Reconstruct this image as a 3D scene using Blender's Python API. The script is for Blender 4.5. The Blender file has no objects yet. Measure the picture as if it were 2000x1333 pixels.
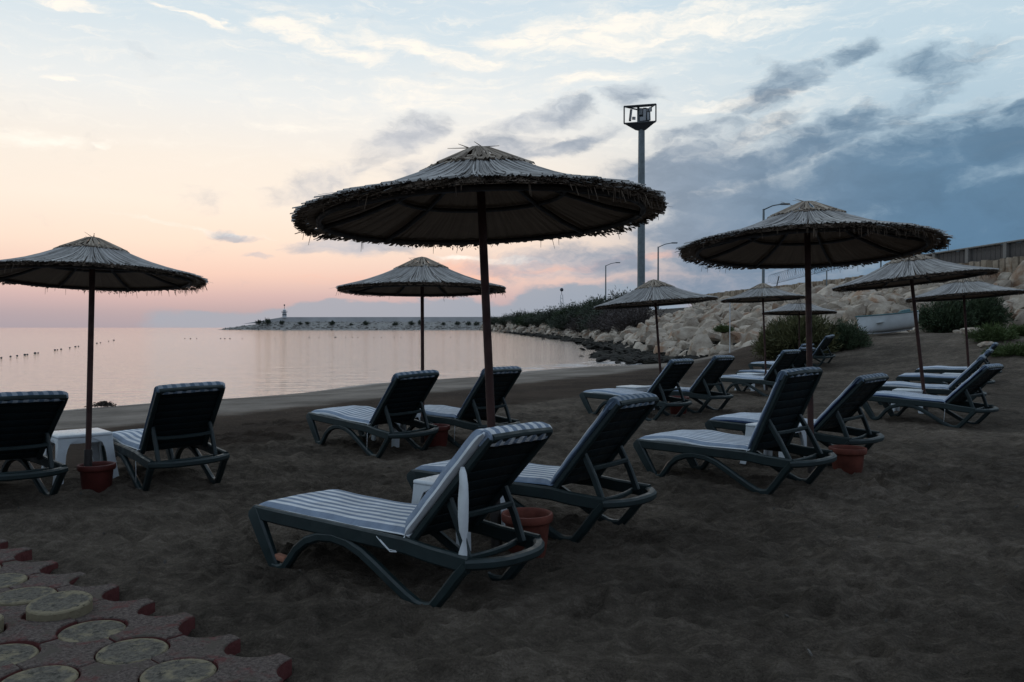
import bpy, bmesh, math, random
import numpy as np
from mathutils import Vector, Matrix, Euler

R = math.radians
scene = bpy.context.scene
COL = scene.collection

# ------------------------------------------------------------------ camera
cam_data = bpy.data.cameras.new('camera')
cam_data.sensor_width = 36.0
cam_data.lens = 29.05
cam_data.clip_start = 0.1
cam_data.clip_end = 20000
cam = bpy.data.objects.new('camera', cam_data)
cam.location = (0, 0, 1.5)
cam.rotation_euler = (R(90 - 0.94), 0, 0)
COL.objects.link(cam)
scene.camera = cam
scene.render.engine = 'CYCLES'
scene.cycles.use_denoising = True
scene.cycles.max_bounces = 4
scene.cycles.diffuse_bounces = 2
scene.cycles.glossy_bounces = 2
scene.cycles.caustics_reflective = False
scene.cycles.caustics_refractive = False
scene.view_settings.view_transform = 'Standard'
scene.view_settings.look = 'None'
scene.view_settings.exposure = 0.10
scene.view_settings.gamma = 1.0
scene.view_settings.use_curve_mapping = False

SUN_AZ = -0.36        # azimuth of the set sun, radians to the right of +Y
SUN_EL = R(2.0)

# ------------------------------------------------------------------ node helpers
class NT:
    """tiny expression layer over a node tree"""
    def __init__(s, tree):
        s.t = tree
        s.k = 0
    def node(s, typ, **kw):
        n = s.t.nodes.new(typ)
        s.k += 1
        n.location = (180 * (s.k % 12), -160 * (s.k // 12))
        for a, b in kw.items():
            setattr(n, a, b)
        return n
    def put(s, sock, v):
        if isinstance(v, (bpy.types.NodeSocket,)):
            s.t.links.new(v, sock)
        elif v is not None:
            if sock.type == 'RGBA' and len(v) == 3:
                v = (*v, 1)
            sock.default_value = v
    def math(s, op, a, b=None, c=None, clamp=False):
        n = s.node('ShaderNodeMath', operation=op, use_clamp=clamp)
        s.put(n.inputs[0], a)
        if b is not None: s.put(n.inputs[1], b)
        if c is not None: s.put(n.inputs[2], c)
        return n.outputs[0]
    def vmath(s, op, a, b=None, out=0):
        n = s.node('ShaderNodeVectorMath', operation=op)
        s.put(n.inputs[0], a)
        if b is not None: s.put(n.inputs[1], b)
        return n.outputs[out]
    def remap(s, v, a, b, c=0., d=1., smooth=True):
        n = s.node('ShaderNodeMapRange', interpolation_type='SMOOTHSTEP' if smooth else 'LINEAR')
        n.clamp = True
        s.put(n.inputs[0], v)
        for i, x in enumerate((a, b, c, d)):
            s.put(n.inputs[i + 1], x)
        return n.outputs[0]
    def mix(s, f, a, b, blend='MIX'):
        n = s.node('ShaderNodeMix', data_type='RGBA', blend_type=blend)
        s.put(n.inputs[0], f); s.put(n.inputs[6], a); s.put(n.inputs[7], b)
        return n.outputs[2]
    def ramp(s, f, stops, interp='LINEAR'):
        n = s.node('ShaderNodeValToRGB')
        cr = n.color_ramp
        cr.interpolation = interp
        while len(cr.elements) > 1:
            cr.elements.remove(cr.elements[-1])
        for i, (p, c) in enumerate(stops):
            e = cr.elements[0] if i == 0 else cr.elements.new(p)
            e.position = p
            e.color = (*c, 1) if len(c) == 3 else c
        s.put(n.inputs[0], f)
        return n.outputs[0]
    def noise(s, vec, scale=5., detail=4., rough=.5, dist=0., dims='3D', out=0):
        n = s.node('ShaderNodeTexNoise', noise_dimensions=dims)
        if vec is not None: s.put(n.inputs['Vector'], vec)
        s.put(n.inputs['Scale'], scale); s.put(n.inputs['Detail'], detail)
        s.put(n.inputs['Roughness'], rough); s.put(n.inputs['Distortion'], dist)
        return n.outputs[out]
    def voronoi(s, vec, scale=5., feature='F1', out=0):
        n = s.node('ShaderNodeTexVoronoi', feature=feature)
        if vec is not None: s.put(n.inputs['Vector'], vec)
        s.put(n.inputs['Scale'], scale)
        return n.outputs[out]
    def mapping(s, vec, loc=(0, 0, 0), rot=(0, 0, 0), sc=(1, 1, 1), typ='POINT'):
        n = s.node('ShaderNodeMapping', vector_type=typ)
        s.put(n.inputs[0], vec)
        n.inputs[1].default_value = loc; n.inputs[2].default_value = rot; n.inputs[3].default_value = sc
        return n.outputs[0]
    def coord(s, which='Object'):
        return s.node('ShaderNodeTexCoord').outputs[which]
    def sep(s, v):
        n = s.node('ShaderNodeSeparateXYZ'); s.put(n.inputs[0], v)
        return n.outputs
    def comb(s, x, y, z=0.):
        n = s.node('ShaderNodeCombineXYZ')
        s.put(n.inputs[0], x); s.put(n.inputs[1], y); s.put(n.inputs[2], z)
        return n.outputs[0]
    def bump(s, h, strength=.5, dist=.02, normal=None):
        n = s.node('ShaderNodeBump')
        s.put(n.inputs['Height'], h)
        n.inputs['Strength'].default_value = strength
        n.inputs['Distance'].default_value = dist
        if normal is not None: s.put(n.inputs['Normal'], normal)
        return n.outputs[0]
    def attr(s, name, out='Fac'):
        n = s.node('ShaderNodeAttribute'); n.attribute_name = name
        return n.outputs[out]


def srgb(r, g, b):
    def f(c):
        c /= 255.
        return c / 12.92 if c <= .04045 else ((c + .055) / 1.055) ** 2.4
    return (f(r), f(g), f(b))

# ------------------------------------------------------------------ sky
world = bpy.data.worlds.new('World')
scene.world = world
world.use_nodes = True
wt = world.node_tree
wt.nodes.clear()
W = NT(wt)
d = W.vmath('NORMALIZE', W.coord('Generated'))
dx, dy, dz = W.sep(d)
az = W.math('ARCTAN2', dx, dy)
el = W.math('ARCSINE', dz)
ae = W.comb(az, el, 0.)
# angle from the sunset azimuth, 0 at the glow, 1 opposite
horiz = W.vmath('NORMALIZE', W.comb(dx, dy, 0.))
cosphi = W.vmath('DOT_PRODUCT', horiz, (math.sin(SUN_AZ), math.cos(SUN_AZ), 0), out=1)
phi = W.math('ARCCOSINE', W.math('MINIMUM', cosphi, 0.99999))
t_el = W.math('DIVIDE', W.math('MAXIMUM', el, 0.), 1.5708, clamp=True)
def E(px_y, ):   # elevation fraction of a height above the horizon given in milliradians
    return px_y / 1570.8
glow = W.ramp(t_el, [
    (0.0, srgb(168, 159, 167)), (E(16), srgb(176, 163, 169)), (E(35), srgb(204, 178, 178)),
    (E(60), srgb(238, 204, 190)), (E(95), srgb(249, 225, 207)), (E(140), srgb(250, 236, 221)),
    (E(190), srgb(247, 237, 225)), (E(260), srgb(236, 238, 237)), (E(340), srgb(212, 226, 234)),
    (E(480), srgb(198, 216, 230)), (E(900), srgb(184, 204, 224)), (1.0, srgb(180, 200, 222))])
cool = W.ramp(t_el, [
    (0.0, srgb(128, 150, 166)), (E(40), srgb(122, 148, 168)), (E(100), srgb(126, 153, 175)),
    (E(200), srgb(172, 195, 210)), (E(300), srgb(192, 213, 225)), (E(380), srgb(198, 217, 229)),
    (E(600), srgb(186, 206, 224)), (1.0, srgb(180, 200, 222))])
night = W.ramp(t_el, [
    (0.0, srgb(128, 136, 150)), (E(200), srgb(140, 152, 170)), (E(600), srgb(165, 182, 204)), (1.0, srgb(180, 200, 222))])
base = W.mix(W.remap(phi, 0.32, 0.86), glow, cool)
base = W.mix(W.remap(phi, 1.0, 2.3), base, night)
nish = W.node('ShaderNodeTexSky', sky_type='NISHITA')
nish.sun_disc = False
nish.sun_elevation = SUN_EL
nish.sun_rotation = SUN_AZ
nish.altitude = 0
nish.air_density = 1.0
nish.dust_density = 2.0
nsk = W.mix(1.0, nish.outputs[0], (0.05, 0.05, 0.05), 'MULTIPLY')
base = W.mix(0.05, base, nsk)

DARK=[(0.420,0.165,0.243,0.054,0.14,1.10),(0.499,0.114,0.158,0.060,0.07,1.20),(0.289,0.130,0.188,0.056,0.14,1.15),(0.202,0.174,0.190,0.033,0.17,1.05),(0.334,0.196,0.133,0.023,0.21,0.95),(0.037,0.246,0.080,0.020,0.26,0.80),(0.062,0.213,0.117,0.015,0.31,0.80),(0.317,0.273,0.073,0.025,0.35,0.72),(0.480,0.276,0.068,0.023,0.05,0.66),(0.460,0.245,0.055,0.022,0.44,0.60),(0.485,0.216,0.073,0.019,0.14,0.75),(0.399,0.227,0.047,0.020,0.21,0.75),(0.148,0.269,0.048,0.015,0.09,0.70),(0.383,0.293,0.032,0.011,0.26,0.60),(0.219,0.226,0.077,0.013,0.17,0.70),(-0.129,0.226,0.067,0.025,0.21,0.80),(-0.219,0.174,0.100,0.023,0.35,0.65),(-0.184,0.098,0.090,0.018,0.05,0.95),(-0.320,0.107,0.033,0.008,-0.14,0.85),(-0.289,0.078,0.026,0.005,0.00,0.70),(0.093,0.077,0.203,0.031,0.03,0.80),(0.243,0.048,0.193,0.027,0.00,0.80),(0.300,0.083,0.170,0.036,0.00,1.00),(-0.093,0.135,0.123,0.022,0.00,0.60),(0.509,0.054,0.142,0.043,0.00,1.00),(0.548,0.224,0.027,0.013,0.35,0.80),(-0.345,0.139,0.066,0.015,-0.09,0.35),(-0.043,0.201,0.130,0.031,0.17,0.75),(0.214,0.203,0.148,0.021,0.24,0.80),(0.093,0.147,0.123,0.022,0.09,0.70),(0.378,0.221,0.107,0.020,0.21,0.70),
# the bank goes on to the right and thins out behind
(0.85,0.16,0.35,0.07,0.05,1.0),(1.5,0.2,0.4,0.09,0.0,1.0),(2.3,0.22,0.4,0.1,0.0,.8),(-2.2,0.25,0.4,0.1,0.0,.8),(0.9,0.45,0.3,0.08,0.1,.7),(-1.2,0.3,0.25,0.05,0.0,.6)]
LOW=[(-0.135,0.005,0.262,0.032,0.00,1.20),(0.093,0.017,0.123,0.037,0.00,1.20),(-0.312,0.007,0.129,0.022,0.00,0.80),]
WHITE=[(-0.367,0.334,0.070,0.005,-0.21,1.10),(-0.485,0.335,0.046,0.007,-0.07,1.20),(-0.231,0.323,0.106,0.013,-0.21,1.00),(-0.093,0.316,0.135,0.012,-0.12,1.00),(0.154,0.336,0.254,0.031,0.05,1.00),(-0.494,0.256,0.022,0.004,0.00,1.10),(-0.527,0.200,0.065,0.014,0.00,0.90),(-0.453,0.202,0.015,0.003,0.00,1.00),(-0.266,0.350,0.092,0.008,-0.14,0.60),(-0.093,0.271,0.141,0.025,0.09,0.65),(0.300,0.230,0.096,0.012,0.31,0.90),(0.260,0.258,0.104,0.012,0.09,0.80),(0.202,0.352,0.196,0.015,0.10,0.80),(-0.383,0.117,0.139,0.005,-0.10,0.60),(0.367,0.200,0.038,0.009,0.26,0.70),(-0.025,0.083,0.093,0.006,-0.03,0.90),(0.111,0.287,0.153,0.012,0.09,0.70),(-0.443,0.242,0.020,0.003,0.00,0.60),(-0.219,0.237,0.118,0.024,0.09,0.50),(0.178,0.133,0.036,0.010,0.17,0.50),
(-0.1,0.46,0.4,0.03,-0.1,.8),(0.5,0.55,0.35,0.04,0.1,.7)]
PINK=[(-0.062,0.064,0.10,0.020,0.00,1.10),(0.154,0.086,0.079,0.007,0.10,0.80),(0.056,0.071,0.093,0.006,0.05,0.80),(-0.266,0.054,0.190,0.013,0.00,0.35),(0.202,0.097,0.036,0.006,0.17,0.50),(-0.062,0.068,0.080,0.014,0.00,0.90),(0.000,0.077,0.155,0.006,0.00,0.60),]

# wobble the sky coordinates so the clouds have torn edges
wob = W.noise(W.mapping(ae, sc=(9, 20, 1)), 1.0, 5, .6, out=1)
wob = W.vmath('SUBTRACT', wob, (.5, .5, .5))
wob = W.vmath('MULTIPLY', wob, (.085, .05, 0))
aew = W.vmath('ADD', ae, wob)
def blobs(lst, inner=0.25, outer=1.35):
    tot = None
    for a0, e0, sx, sy, rot, st in lst:
        m = W.mapping(aew, (a0, e0, 0), (0, 0, rot), (sx, sy, 1), 'TEXTURE')
        v = W.remap(W.vmath('LENGTH', m, out=1), inner, outer, st, 0.)
        tot = v if tot is None else W.math('MAXIMUM', tot, v)
    return tot
fb1 = W.noise(W.mapping(aew, rot=(0, 0, -.2), sc=(14, 26, 1)), 1.0, 7, .6, .1)
fb2 = W.noise(W.mapping(aew, rot=(0, 0, .12), sc=(7, 60, 1)), 1.0, 7, .6, .8)
fb3 = W.noise(W.mapping(ae, loc=(3, 1, 0), sc=(28, 60, 1)), 1.0, 6, .6, .2)
def dens(b, n, lo, hi, amt):
    return W.remap(W.math('ADD', b, W.math('MULTIPLY', W.math('SUBTRACT', n, .5), amt)), lo, hi)
dd = dens(blobs(DARK), fb1, .16, 1.02, 1.85)
dl = dens(blobs(LOW, .5, 1.25), fb3, .35, .75, .5)
dw = dens(blobs(WHITE), W.math('ADD', W.math('MULTIPLY', fb2, .6), W.math('MULTIPLY', fb3, .4)), .28, 1.0, 2.1)
dp = dens(blobs(PINK), fb2, .25, 1.0, 1.5)
# thin veil over all of it
veil = W.remap(fb2, .45, .8, 0., .28)
wcol = W.mix(W.remap(phi, 0.3, 1.0), srgb(255, 247, 235), srgb(238, 240, 236))
wcol = W.mix(W.remap(phi, 1.0, 2.0), wcol, srgb(140, 152, 172))
sky = W.mix(W.math('MULTIPLY', veil, W.remap(el, .1, .25)), base, wcol)
cir = W.noise(W.mapping(aew, loc=(5, 2, 0), rot=(0, 0, .1), sc=(16, 75, 1)), 1.0, 7, .68, .6)
sky = W.mix(W.math('MULTIPLY', W.remap(cir, .5, .72, 0., .42), W.remap(el, .12, .26)), sky, wcol)
sky = W.mix(W.math('MULTIPLY', dp, .8), sky, srgb(246, 194, 172))
sky = W.mix(W.math('MULTIPLY', dw, W.remap(cir, .36, .62, .35, .95)), sky, wcol)
dcol = W.mix(W.remap(phi, 0.15, 0.85), srgb(180, 186, 198), srgb(88, 121, 149))
dshade = W.mix(W.remap(fb1, .38, .7), dcol, W.mix(.30, dcol, (0.05, 0.10, 0.16)))
sky = W.mix(W.math('MULTIPLY', dd, W.remap(phi, .1, .6, .74, .90)), sky, dshade)
lcol = W.mix(W.remap(phi, 0.1, 0.7), srgb(166, 168, 177), srgb(136, 155, 172))
sky = W.mix(W.math('MULTIPLY', dl, .9), sky, lcol)
# below the horizon: the same haze colour, darker
sky = W.mix(W.remap(el, -.02, -.0005), srgb(90, 92, 98), sky)
bg = W.node('ShaderNodeBackground')
W.put(bg.inputs[0], sky)
bg.inputs[1].default_value = 1.0
wo = W.node('ShaderNodeOutputWorld')
wt.links.new(bg.outputs[0], wo.inputs[0])
world.cycles.sampling_method = 'MANUAL'
world.cycles.sample_map_resolution = 1024

# the last weak glow of the sun behind cloud, low over the sea
sun_d = bpy.data.lights.new('sun', 'SUN')
sun_d.energy = 0.03
sun_d.angle = R(90)
sun_d.color = (1.0, 0.72, 0.55)
sun = bpy.data.objects.new('sun', sun_d)
v = Vector((math.sin(SUN_AZ) * math.cos(R(6)), math.cos(SUN_AZ) * math.cos(R(6)), math.sin(R(6))))
sun.rotation_euler = (-v).to_track_quat('-Z', 'Y').to_euler()
COL.objects.link(sun)

# ------------------------------------------------------------------ mesh helpers
rng = random.Random(11)
nrg = np.random.default_rng(7)

class MB:
    """collects geometry for ONE mesh object"""
    def __init__(s):
        s.v = []; s.f = []; s.m = []; s.a = []
    def add(s, verts, faces, mi=0, at=None):
        o = len(s.v)
        s.v.extend([tuple(p) for p in verts])
        for fc in faces:
            s.f.append(tuple(i + o for i in fc)); s.m.append(mi); s.a.append(at if at is not None else 0.5)
    def box(s, c, size, rot=None, mi=0, at=None, taper=1.0):
        hx, hy, hz = size[0] / 2, size[1] / 2, size[2] / 2
        vs = []
        for z in (-1, 1):
            k = taper if z > 0 else 1.0
            for x, y in ((-1, -1), (1, -1), (1, 1), (-1, 1)):
                p = Vector((x * hx * k, y * hy * k, z * hz))
                if rot is not None: p = rot @ p
                vs.append(p + Vector(c))
        s.add(vs, [(0, 3, 2, 1), (4, 5, 6, 7), (0, 1, 5, 4), (1, 2, 6, 5), (2, 3, 7, 6), (3, 0, 4, 7)], mi, at)
    def rbox(s, c, size, bev=.01, rot=None, mi=0, seg=2, at=None):
        bm = bmesh.new()
        bmesh.ops.create_cube(bm, size=1.0)
        for vv in bm.verts:
            vv.co = Vector((vv.co.x * size[0], vv.co.y * size[1], vv.co.z * size[2]))
        bmesh.ops.bevel(bm, geom=bm.edges[:], offset=min(bev, .49 * min(size)), segments=seg, affect='EDGES', profile=.5)
        bm.verts.index_update()
        vs = [((rot @ vv.co) if rot is not None else vv.co) + Vector(c) for vv in bm.verts]
        s.add(vs, [tuple(q.index for q in fc.verts) for fc in bm.faces], mi, at)
        bm.free()
    def sweep(s, path, prof, up=(0, 1, 0), scales=None, mi=0, caps=True, at=None, closed=False):
        """prof: list of (side, updir) offsets, swept along path; 'up' fixes the section's first axis"""
        path = [Vector(p) for p in path]
        n = len(path); k = len(prof)
        upv = Vector(up)
        vs = []
        for i, p in enumerate(path):
            if closed:
                t = path[(i + 1) % n] - path[i - 1]
            else:
                t = path[min(i + 1, n - 1)] - path[max(i - 1, 0)]
            t.normalize()
            a = upv - t * upv.dot(t)
            if a.length < 1e-4: a = t.orthogonal()
            a.normalize()
            b = t.cross(a)
            sc = scales[i] if scales else 1.0
            for (u, w) in prof:
                vs.append(p + a * u * sc + b * w * sc)
        fs = []
        for i in range(n if closed else n - 1):
            j = (i + 1) % n
            for q in range(k):
                r = (q + 1) % k
                fs.append((i * k + q, i * k + r, j * k + r, j * k + q))
        if caps and not closed:
            fs.append(tuple(range(k - 1, -1, -1)))
            fs.append(tuple((n - 1) * k + q for q in range(k)))
        s.add(vs, fs, mi, at)
    def tube(s, path, r, n=8, scales=None, mi=0, caps=True, up=(0.13, 1, 0.07), closed=False, at=None):
        s.sweep(path, [(r * math.cos(2 * math.pi * q / n), r * math.sin(2 * math.pi * q / n)) for q in range(n)], up, scales, mi, caps, at, closed)
    def bar(s, path, w, h, bev=.25, up=(0, 1, 0), mi=0, scales=None):
        """rounded rectangular bar: w along 'up' axis, h across"""
        a, b = w / 2, h / 2
        c = min(a, b) * bev * 2
        pr = [(-a + c, -b), (a - c, -b), (a, -b + c), (a, b - c), (a - c, b), (-a + c, b), (-a, b - c), (-a, -b + c)]
        s.sweep(path, pr, up, scales, mi)
    def lathe(s, prof, n=32, c=(0, 0, 0), mi=0, caps=True):
        vs = []
        for r, z in prof:
            for q in range(n):
                a = 2 * math.pi * q / n
                vs.append((c[0] + r * math.cos(a), c[1] + r * math.sin(a), c[2] + z))
        fs = []
        for i in range(len(prof) - 1):
            for q in range(n):
                r2 = (q + 1) % n
                fs.append((i * n + q, i * n + r2, (i + 1) * n + r2, (i + 1) * n + q))
        if caps:
            fs.append(tuple(range(n - 1, -1, -1)))
            fs.append(tuple((len(prof) - 1) * n + q for q in range(n)))
        s.add(vs, fs, mi)
    def mesh(s, name, mats, smooth=False, angle=None):
        me = bpy.data.meshes.new(name)
        me.from_pydata(s.v, [], s.f)
        for m in (mats if isinstance(mats, (list, tuple)) else [mats]):
            me.materials.append(m)
        if any(s.m): me.polygons.foreach_set('material_index', s.m)
        at = me.attributes.new('rnd', 'FLOAT', 'FACE')
        at.data.foreach_set('value', s.a)
        if smooth:
            me.polygons.foreach_set('use_smooth', [True] * len(me.polygons))
            if angle: me.set_sharp_from_angle(angle=R(angle))
        me.update()
        return me

def link(name, me, parent=None, loc=None, rot=None, sc=None):
    o = bpy.data.objects.new(name, me)
    COL.objects.link(o)
    if parent is not None: o.parent = parent
    if loc is not None: o.location = loc
    if rot is not None: o.rotation_euler = rot
    if sc is not None: o.scale = sc if hasattr(sc, '__len__') else (sc, sc, sc)
    return o

def tag(o, label, cat, group=None):
    o['label'] = label; o['category'] = cat
    if group: o['group'] = group
    return o

def thing(name, label, cat, loc=(0, 0, 0), rotz=0., group=None):
    o = link(name, None, None, loc, (0, 0, rotz))
    o.empty_display_size = .2
    return tag(o, label, cat, group)

def struct(o):
    o['kind'] = 'structure'; return o
def stuff(o):
    o['kind'] = 'stuff'; return o

def copy_tree(o, parent=None):
    c = o.copy(); COL.objects.link(c); c.parent = parent
    for ch in list(o.children):
        copy_tree(ch, c)
    return c

ORD = ['leftmost', 'second', 'third', 'fourth', 'fifth', 'sixth', 'seventh', 'eighth', 'ninth', 'tenth', 'eleventh', 'twelfth', 'thirteenth', 'fourteenth', 'fifteenth', 'sixteenth', 'seventeenth', 'eighteenth', 'nineteenth', 'twentieth']
def nth(i):
    return ORD[i] if i == 0 else ORD[i] + ' from left'

def pnoise(x, y, seed=0):
    """vectorised value noise, about -1..1"""
    x = np.asarray(x, float); y = np.asarray(y, float)
    xi = np.floor(x).astype(np.int64); yi = np.floor(y).astype(np.int64)
    fx = x - xi; fy = y - yi
    fx = fx * fx * fx * (fx * (fx * 6 - 15) + 10); fy = fy * fy * fy * (fy * (fy * 6 - 15) + 10)
    def h(a, b):
        n = (a * 374761393 + b * 668265263 + seed * 1442695041) & 0x7fffffff
        n = ((n ^ (n >> 13)) * 1274126177) & 0x7fffffff
        n = n ^ (n >> 16)
        return (n & 0xffff) / 32767.5 - 1
    a = h(xi, yi); b = h(xi + 1, yi); c = h(xi, yi + 1); e = h(xi + 1, yi + 1)
    return a + (b - a) * fx + (c - a) * fy + (a - b - c + e) * fx * fy
def fbm(x, y, oct=4, seed=0, gain=.5):
    s = 0; a = 1.; t = 0
    for i in range(oct):
        s = s + a * pnoise(x * 2 ** i + 17.3 * i, y * 2 ** i - 9.1 * i, seed + i)
        t += a; a *= gain
    return s / t

# ------------------------------------------------------------------ materials
def material(name, fn):
    m = bpy.data.materials.new(name)
    m.use_nodes = True
    t = m.node_tree
    t.nodes.clear()
    n = NT(t)
    b = n.node('ShaderNodeBsdfPrincipled')
    o = n.node('ShaderNodeOutputMaterial')
    t.links.new(b.outputs[0], o.inputs[0])
    fn(n, b)
    return m
def simple(name, col, rough=.6, var=.25, scale=8., bump=.15, bscale=40., metal=0., spec=.5, coord='Object', bdist=.004):
    def fn(n, b):
        c = n.coord(coord)
        f = n.noise(c, scale, 5, .6)
        dark = tuple(x * (1 - var) for x in col); lite = tuple(min(1, x * (1 + var)) for x in col)
        n.put(b.inputs['Base Color'], n.ramp(f, [(.3, dark), (.7, lite)]))
        n.put(b.inputs['Roughness'], n.remap(n.noise(c, scale * 2.3, 3), .3, .7, max(0, rough - .1), min(1, rough + .1)))
        b.inputs['Metallic'].default_value = metal
        b.inputs['Specular IOR Level'].default_value = spec
        if bump: n.put(b.inputs['Normal'], n.bump(n.noise(c, bscale, 4, .6), bump, bdist))
    return material(name, fn)

# ------------------------------------------------------------------ the beach
SEA_Z = -0.35
def shore_d(x, y):                       # metres inland from the waterline
    w = .35 * np.sin(.31 * x + .55 * y) + .2 * np.sin(.9 * y - .4 * x + 1.)
    return (x + 10.) * .842 - (y - 18.3) * .54 + w - 1.7 * np.clip((np.asarray(y, float) - 35.) / 9., 0, 1)
def sst(v, a, b):
    t = np.clip((v - a) / (b - a), 0, 1)
    return t * t * (3 - 2 * t)
def ground_base(x, y):
    x = np.asarray(x, float); y = np.asarray(y, float)
    dd = shore_d(x, y)
    z = np.where(dd > 0, SEA_Z + .37 * (1 - (1 - np.clip(dd / 9., 0, 1)) ** 2) - .02, SEA_Z - .02 + .075 * dd)
    z = np.maximum(z, -4.)
    rise = 1.25 * sst((.9 * (x - 9.5) + .3 * (y - 24)) / 9., 0, 1)
    return z + rise * sst(dd, 1.5, 8.)

# paving lattice (its top stands a few cm over the sand)
PA = np.array([.309, -.251]); PB = np.array([-.251, -.309]); PO = np.array([-2.02, 3.955])
PZ = .05
def paved(x, y, margin=0.):
    dx_ = x - PO[0]; dy_ = y - PO[1]
    jb = (dx_ * PB[0] + dy_ * PB[1]) / (PB @ PB)
    return jb + margin

def ground_z(x, y):
    x = np.asarray(x, float); y = np.asarray(y, float)
    z = ground_base(x, y)
    dd = shore_d(x, y)
    ch = sst(dd, 8., 10.8)                         # trampled dry sand
    far = 1. / (1. + (np.hypot(x, y) / 26.) ** 2)
    big = fbm(x * .55, y * .55, 3, 3) * .03
    mid = fbm(x * 2.3 + .4 * pnoise(x * 3, y * 3, 5), y * 3.1, 5, 9, .62) * .052
    rid = (1 - np.abs(fbm(x * 4.2, y * 5.3, 3, 21))) ** 3 * .032
    fin = fbm(x * 6.5 + 3, y * 9.5, 3, 41, .65) * .024 + (1 - np.abs(fbm(x * 8., y * 12., 2, 51))) ** 4 * .016
    z = z + ch * (big + (mid + rid + fin) * (.45 + .55 * far))
    z = z + (1 - ch) * (fbm(x * .8, y * .8, 3, 31) * .012)
    # sand kept lower under and just beside the paving
    jb = paved(x, y)
    z = z - .045 * sst(jb, -1.5, -.6)
    return z

xs = np.concatenate([-np.geomspace(4.2, 45, 90)[::-1], np.arange(-4.15, 5.2, .036), np.geomspace(5.25, 48, 150)])
ys = np.concatenate([np.linspace(-14, 1.9, 30), np.arange(1.95, 9., .033), np.geomspace(9.05, 75, 190)])
GX, GY = np.meshgrid(xs, ys)
GZ = ground_z(GX, GY)
# footprints and scuffs pressed into the trampled sand
for _ in range(2000):
    px_ = nrg.uniform(-4.5, 9.); py_ = nrg.uniform(2., 15.)
    if shore_d(px_, py_) < 8 or paved(px_, py_) > -.7: continue
    i0 = np.searchsorted(xs, px_ - .35); i1 = np.searchsorted(xs, px_ + .35)
    j0 = np.searchsorted(ys, py_ - .35); j1 = np.searchsorted(ys, py_ + .35)
    if i1 <= i0 or j1 <= j0: continue
    a = nrg.uniform(0, math.pi); ca, sa = math.cos(a), math.sin(a)
    u = (GX[j0:j1, i0:i1] - px_); w = (GY[j0:j1, i0:i1] - py_)
    uu = (u * ca + w * sa) / .15; ww = (-u * sa + w * ca) / .065
    rr = uu * uu + ww * ww
    dep = nrg.uniform(.014, .060) * nrg.uniform(.4, 1.)
    GZ[j0:j1, i0:i1] += -dep * np.exp(-rr * 1.2) + dep * .55 * np.exp(-(np.sqrt(rr) - 1.5) ** 2 * 5)
# two wheel-like drag lines across the sand on the right
for (ax, ay, bx, by, dep) in ((3.4, 8.2, 9.5, 6.6, .035), (3.9, 7.85, 9.5, 6.35, .04), (-3.2, 7.4, -.6, 8.6, .035), (-2.4, 6.9, -1.5, 5.3, .04), (-2.1, 7.1, -1.25, 5.5, .03), (.6, 4.4, 2.6, 3.1, .03), (1.0, 4.9, 3.0, 3.6, .03), (1.4, 6.9, 3.2, 6.0, .03)):
    L = math.hypot(bx - ax, by - ay); tx, ty = (bx - ax) / L, (by - ay) / L
    al = (GX - ax) * tx + (GY - ay) * ty
    pe = -(GX - ax) * ty + (GY - ay) * tx + .06 * np.sin(al * 2.1)
    GZ += np.where((al > 0) & (al < L), -dep * np.exp(-(pe / .035) ** 2) + .5 * dep * np.exp(-((np.abs(pe) - .08) / .035) ** 2), 0)

def m_sand(n, b):
    c = n.coord('Object')
    x, y, z = n.sep(c)
    sd = n.math('SUBTRACT', n.math('MULTIPLY', n.math('ADD', x, 10.), .842), n.math('MULTIPLY', n.math('SUBTRACT', y, 18.3), .54))
    sd = n.math('ADD', sd, n.math('MULTIPLY', n.math('SUBTRACT', n.noise(c, .5, 4, .6), .5), 2.6))
    sp = n.math('ADD', n.math('MULTIPLY', n.noise(c, 1.1, 6, .7), .45), n.math('MULTIPLY', n.noise(n.mapping(c, sc=(9, 15, 9)), 1., 6, .7), .55))
    fine = n.noise(c, 90., 3, .7)
    dry = n.ramp(n.math('ADD', n.math('MULTIPLY', sp, .75), n.math('MULTIPLY', fine, .25)), [(.34, (.044, .036, .027)), (.5, (.132, .107, .083)), (.66, (.30, .247, .195))])
    damp = n.ramp(sp, [(.3, (.042, .029, .020)), (.7, (.068, .049, .036))])
    pale = n.ramp(n.math('ADD', n.math('MULTIPLY', sp, .6), n.math('MULTIPLY', fine, .4)), [(.3, (.13, .11, .09)), (.7, (.23, .20, .17))])
    wet = n.ramp(sp, [(.3, (.13, .115, .10)), (.7, (.19, .17, .15))])
    col = n.mix(n.remap(sd, .2, 1.4), wet, pale)
    col = n.mix(n.remap(sd, 5.7, 6.6), col, damp)
    col = n.mix(n.remap(sd, 9.2, 10.6), col, dry)
    tone = n.remap(n.noise(c, .42, 5, .65), .34, .66, .68, 1.28)
    col = n.mix(1.0, col, n.comb(tone, tone, tone), 'MULTIPLY')
    n.put(b.inputs['Base Color'], col)
    n.put(b.inputs['Roughness'], n.remap(sd, .0, 1.2, .45, .95))
    n.put(b.inputs['Specular IOR Level'], n.remap(sd, .1, 1.4, .4, .1))
    h = n.math('ADD', n.math('MULTIPLY', n.noise(n.mapping(c, sc=(6, 9, 6)), 1., 6, .66), 1.3), n.math('MULTIPLY', n.noise(c, 38., 5, .7), .5))
    h = n.math('MULTIPLY', h, n.remap(sd, 4., 10.5, .15, 1.))
    bn = n.bump(h, 1.0, .15)
    n.put(b.inputs['Normal'], n.bump(fine, .5, .006, bn))
M_sand = material('sand', m_sand)
ny, nx = GX.shape
idx = np.arange(nx * ny).reshape(ny, nx)
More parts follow.
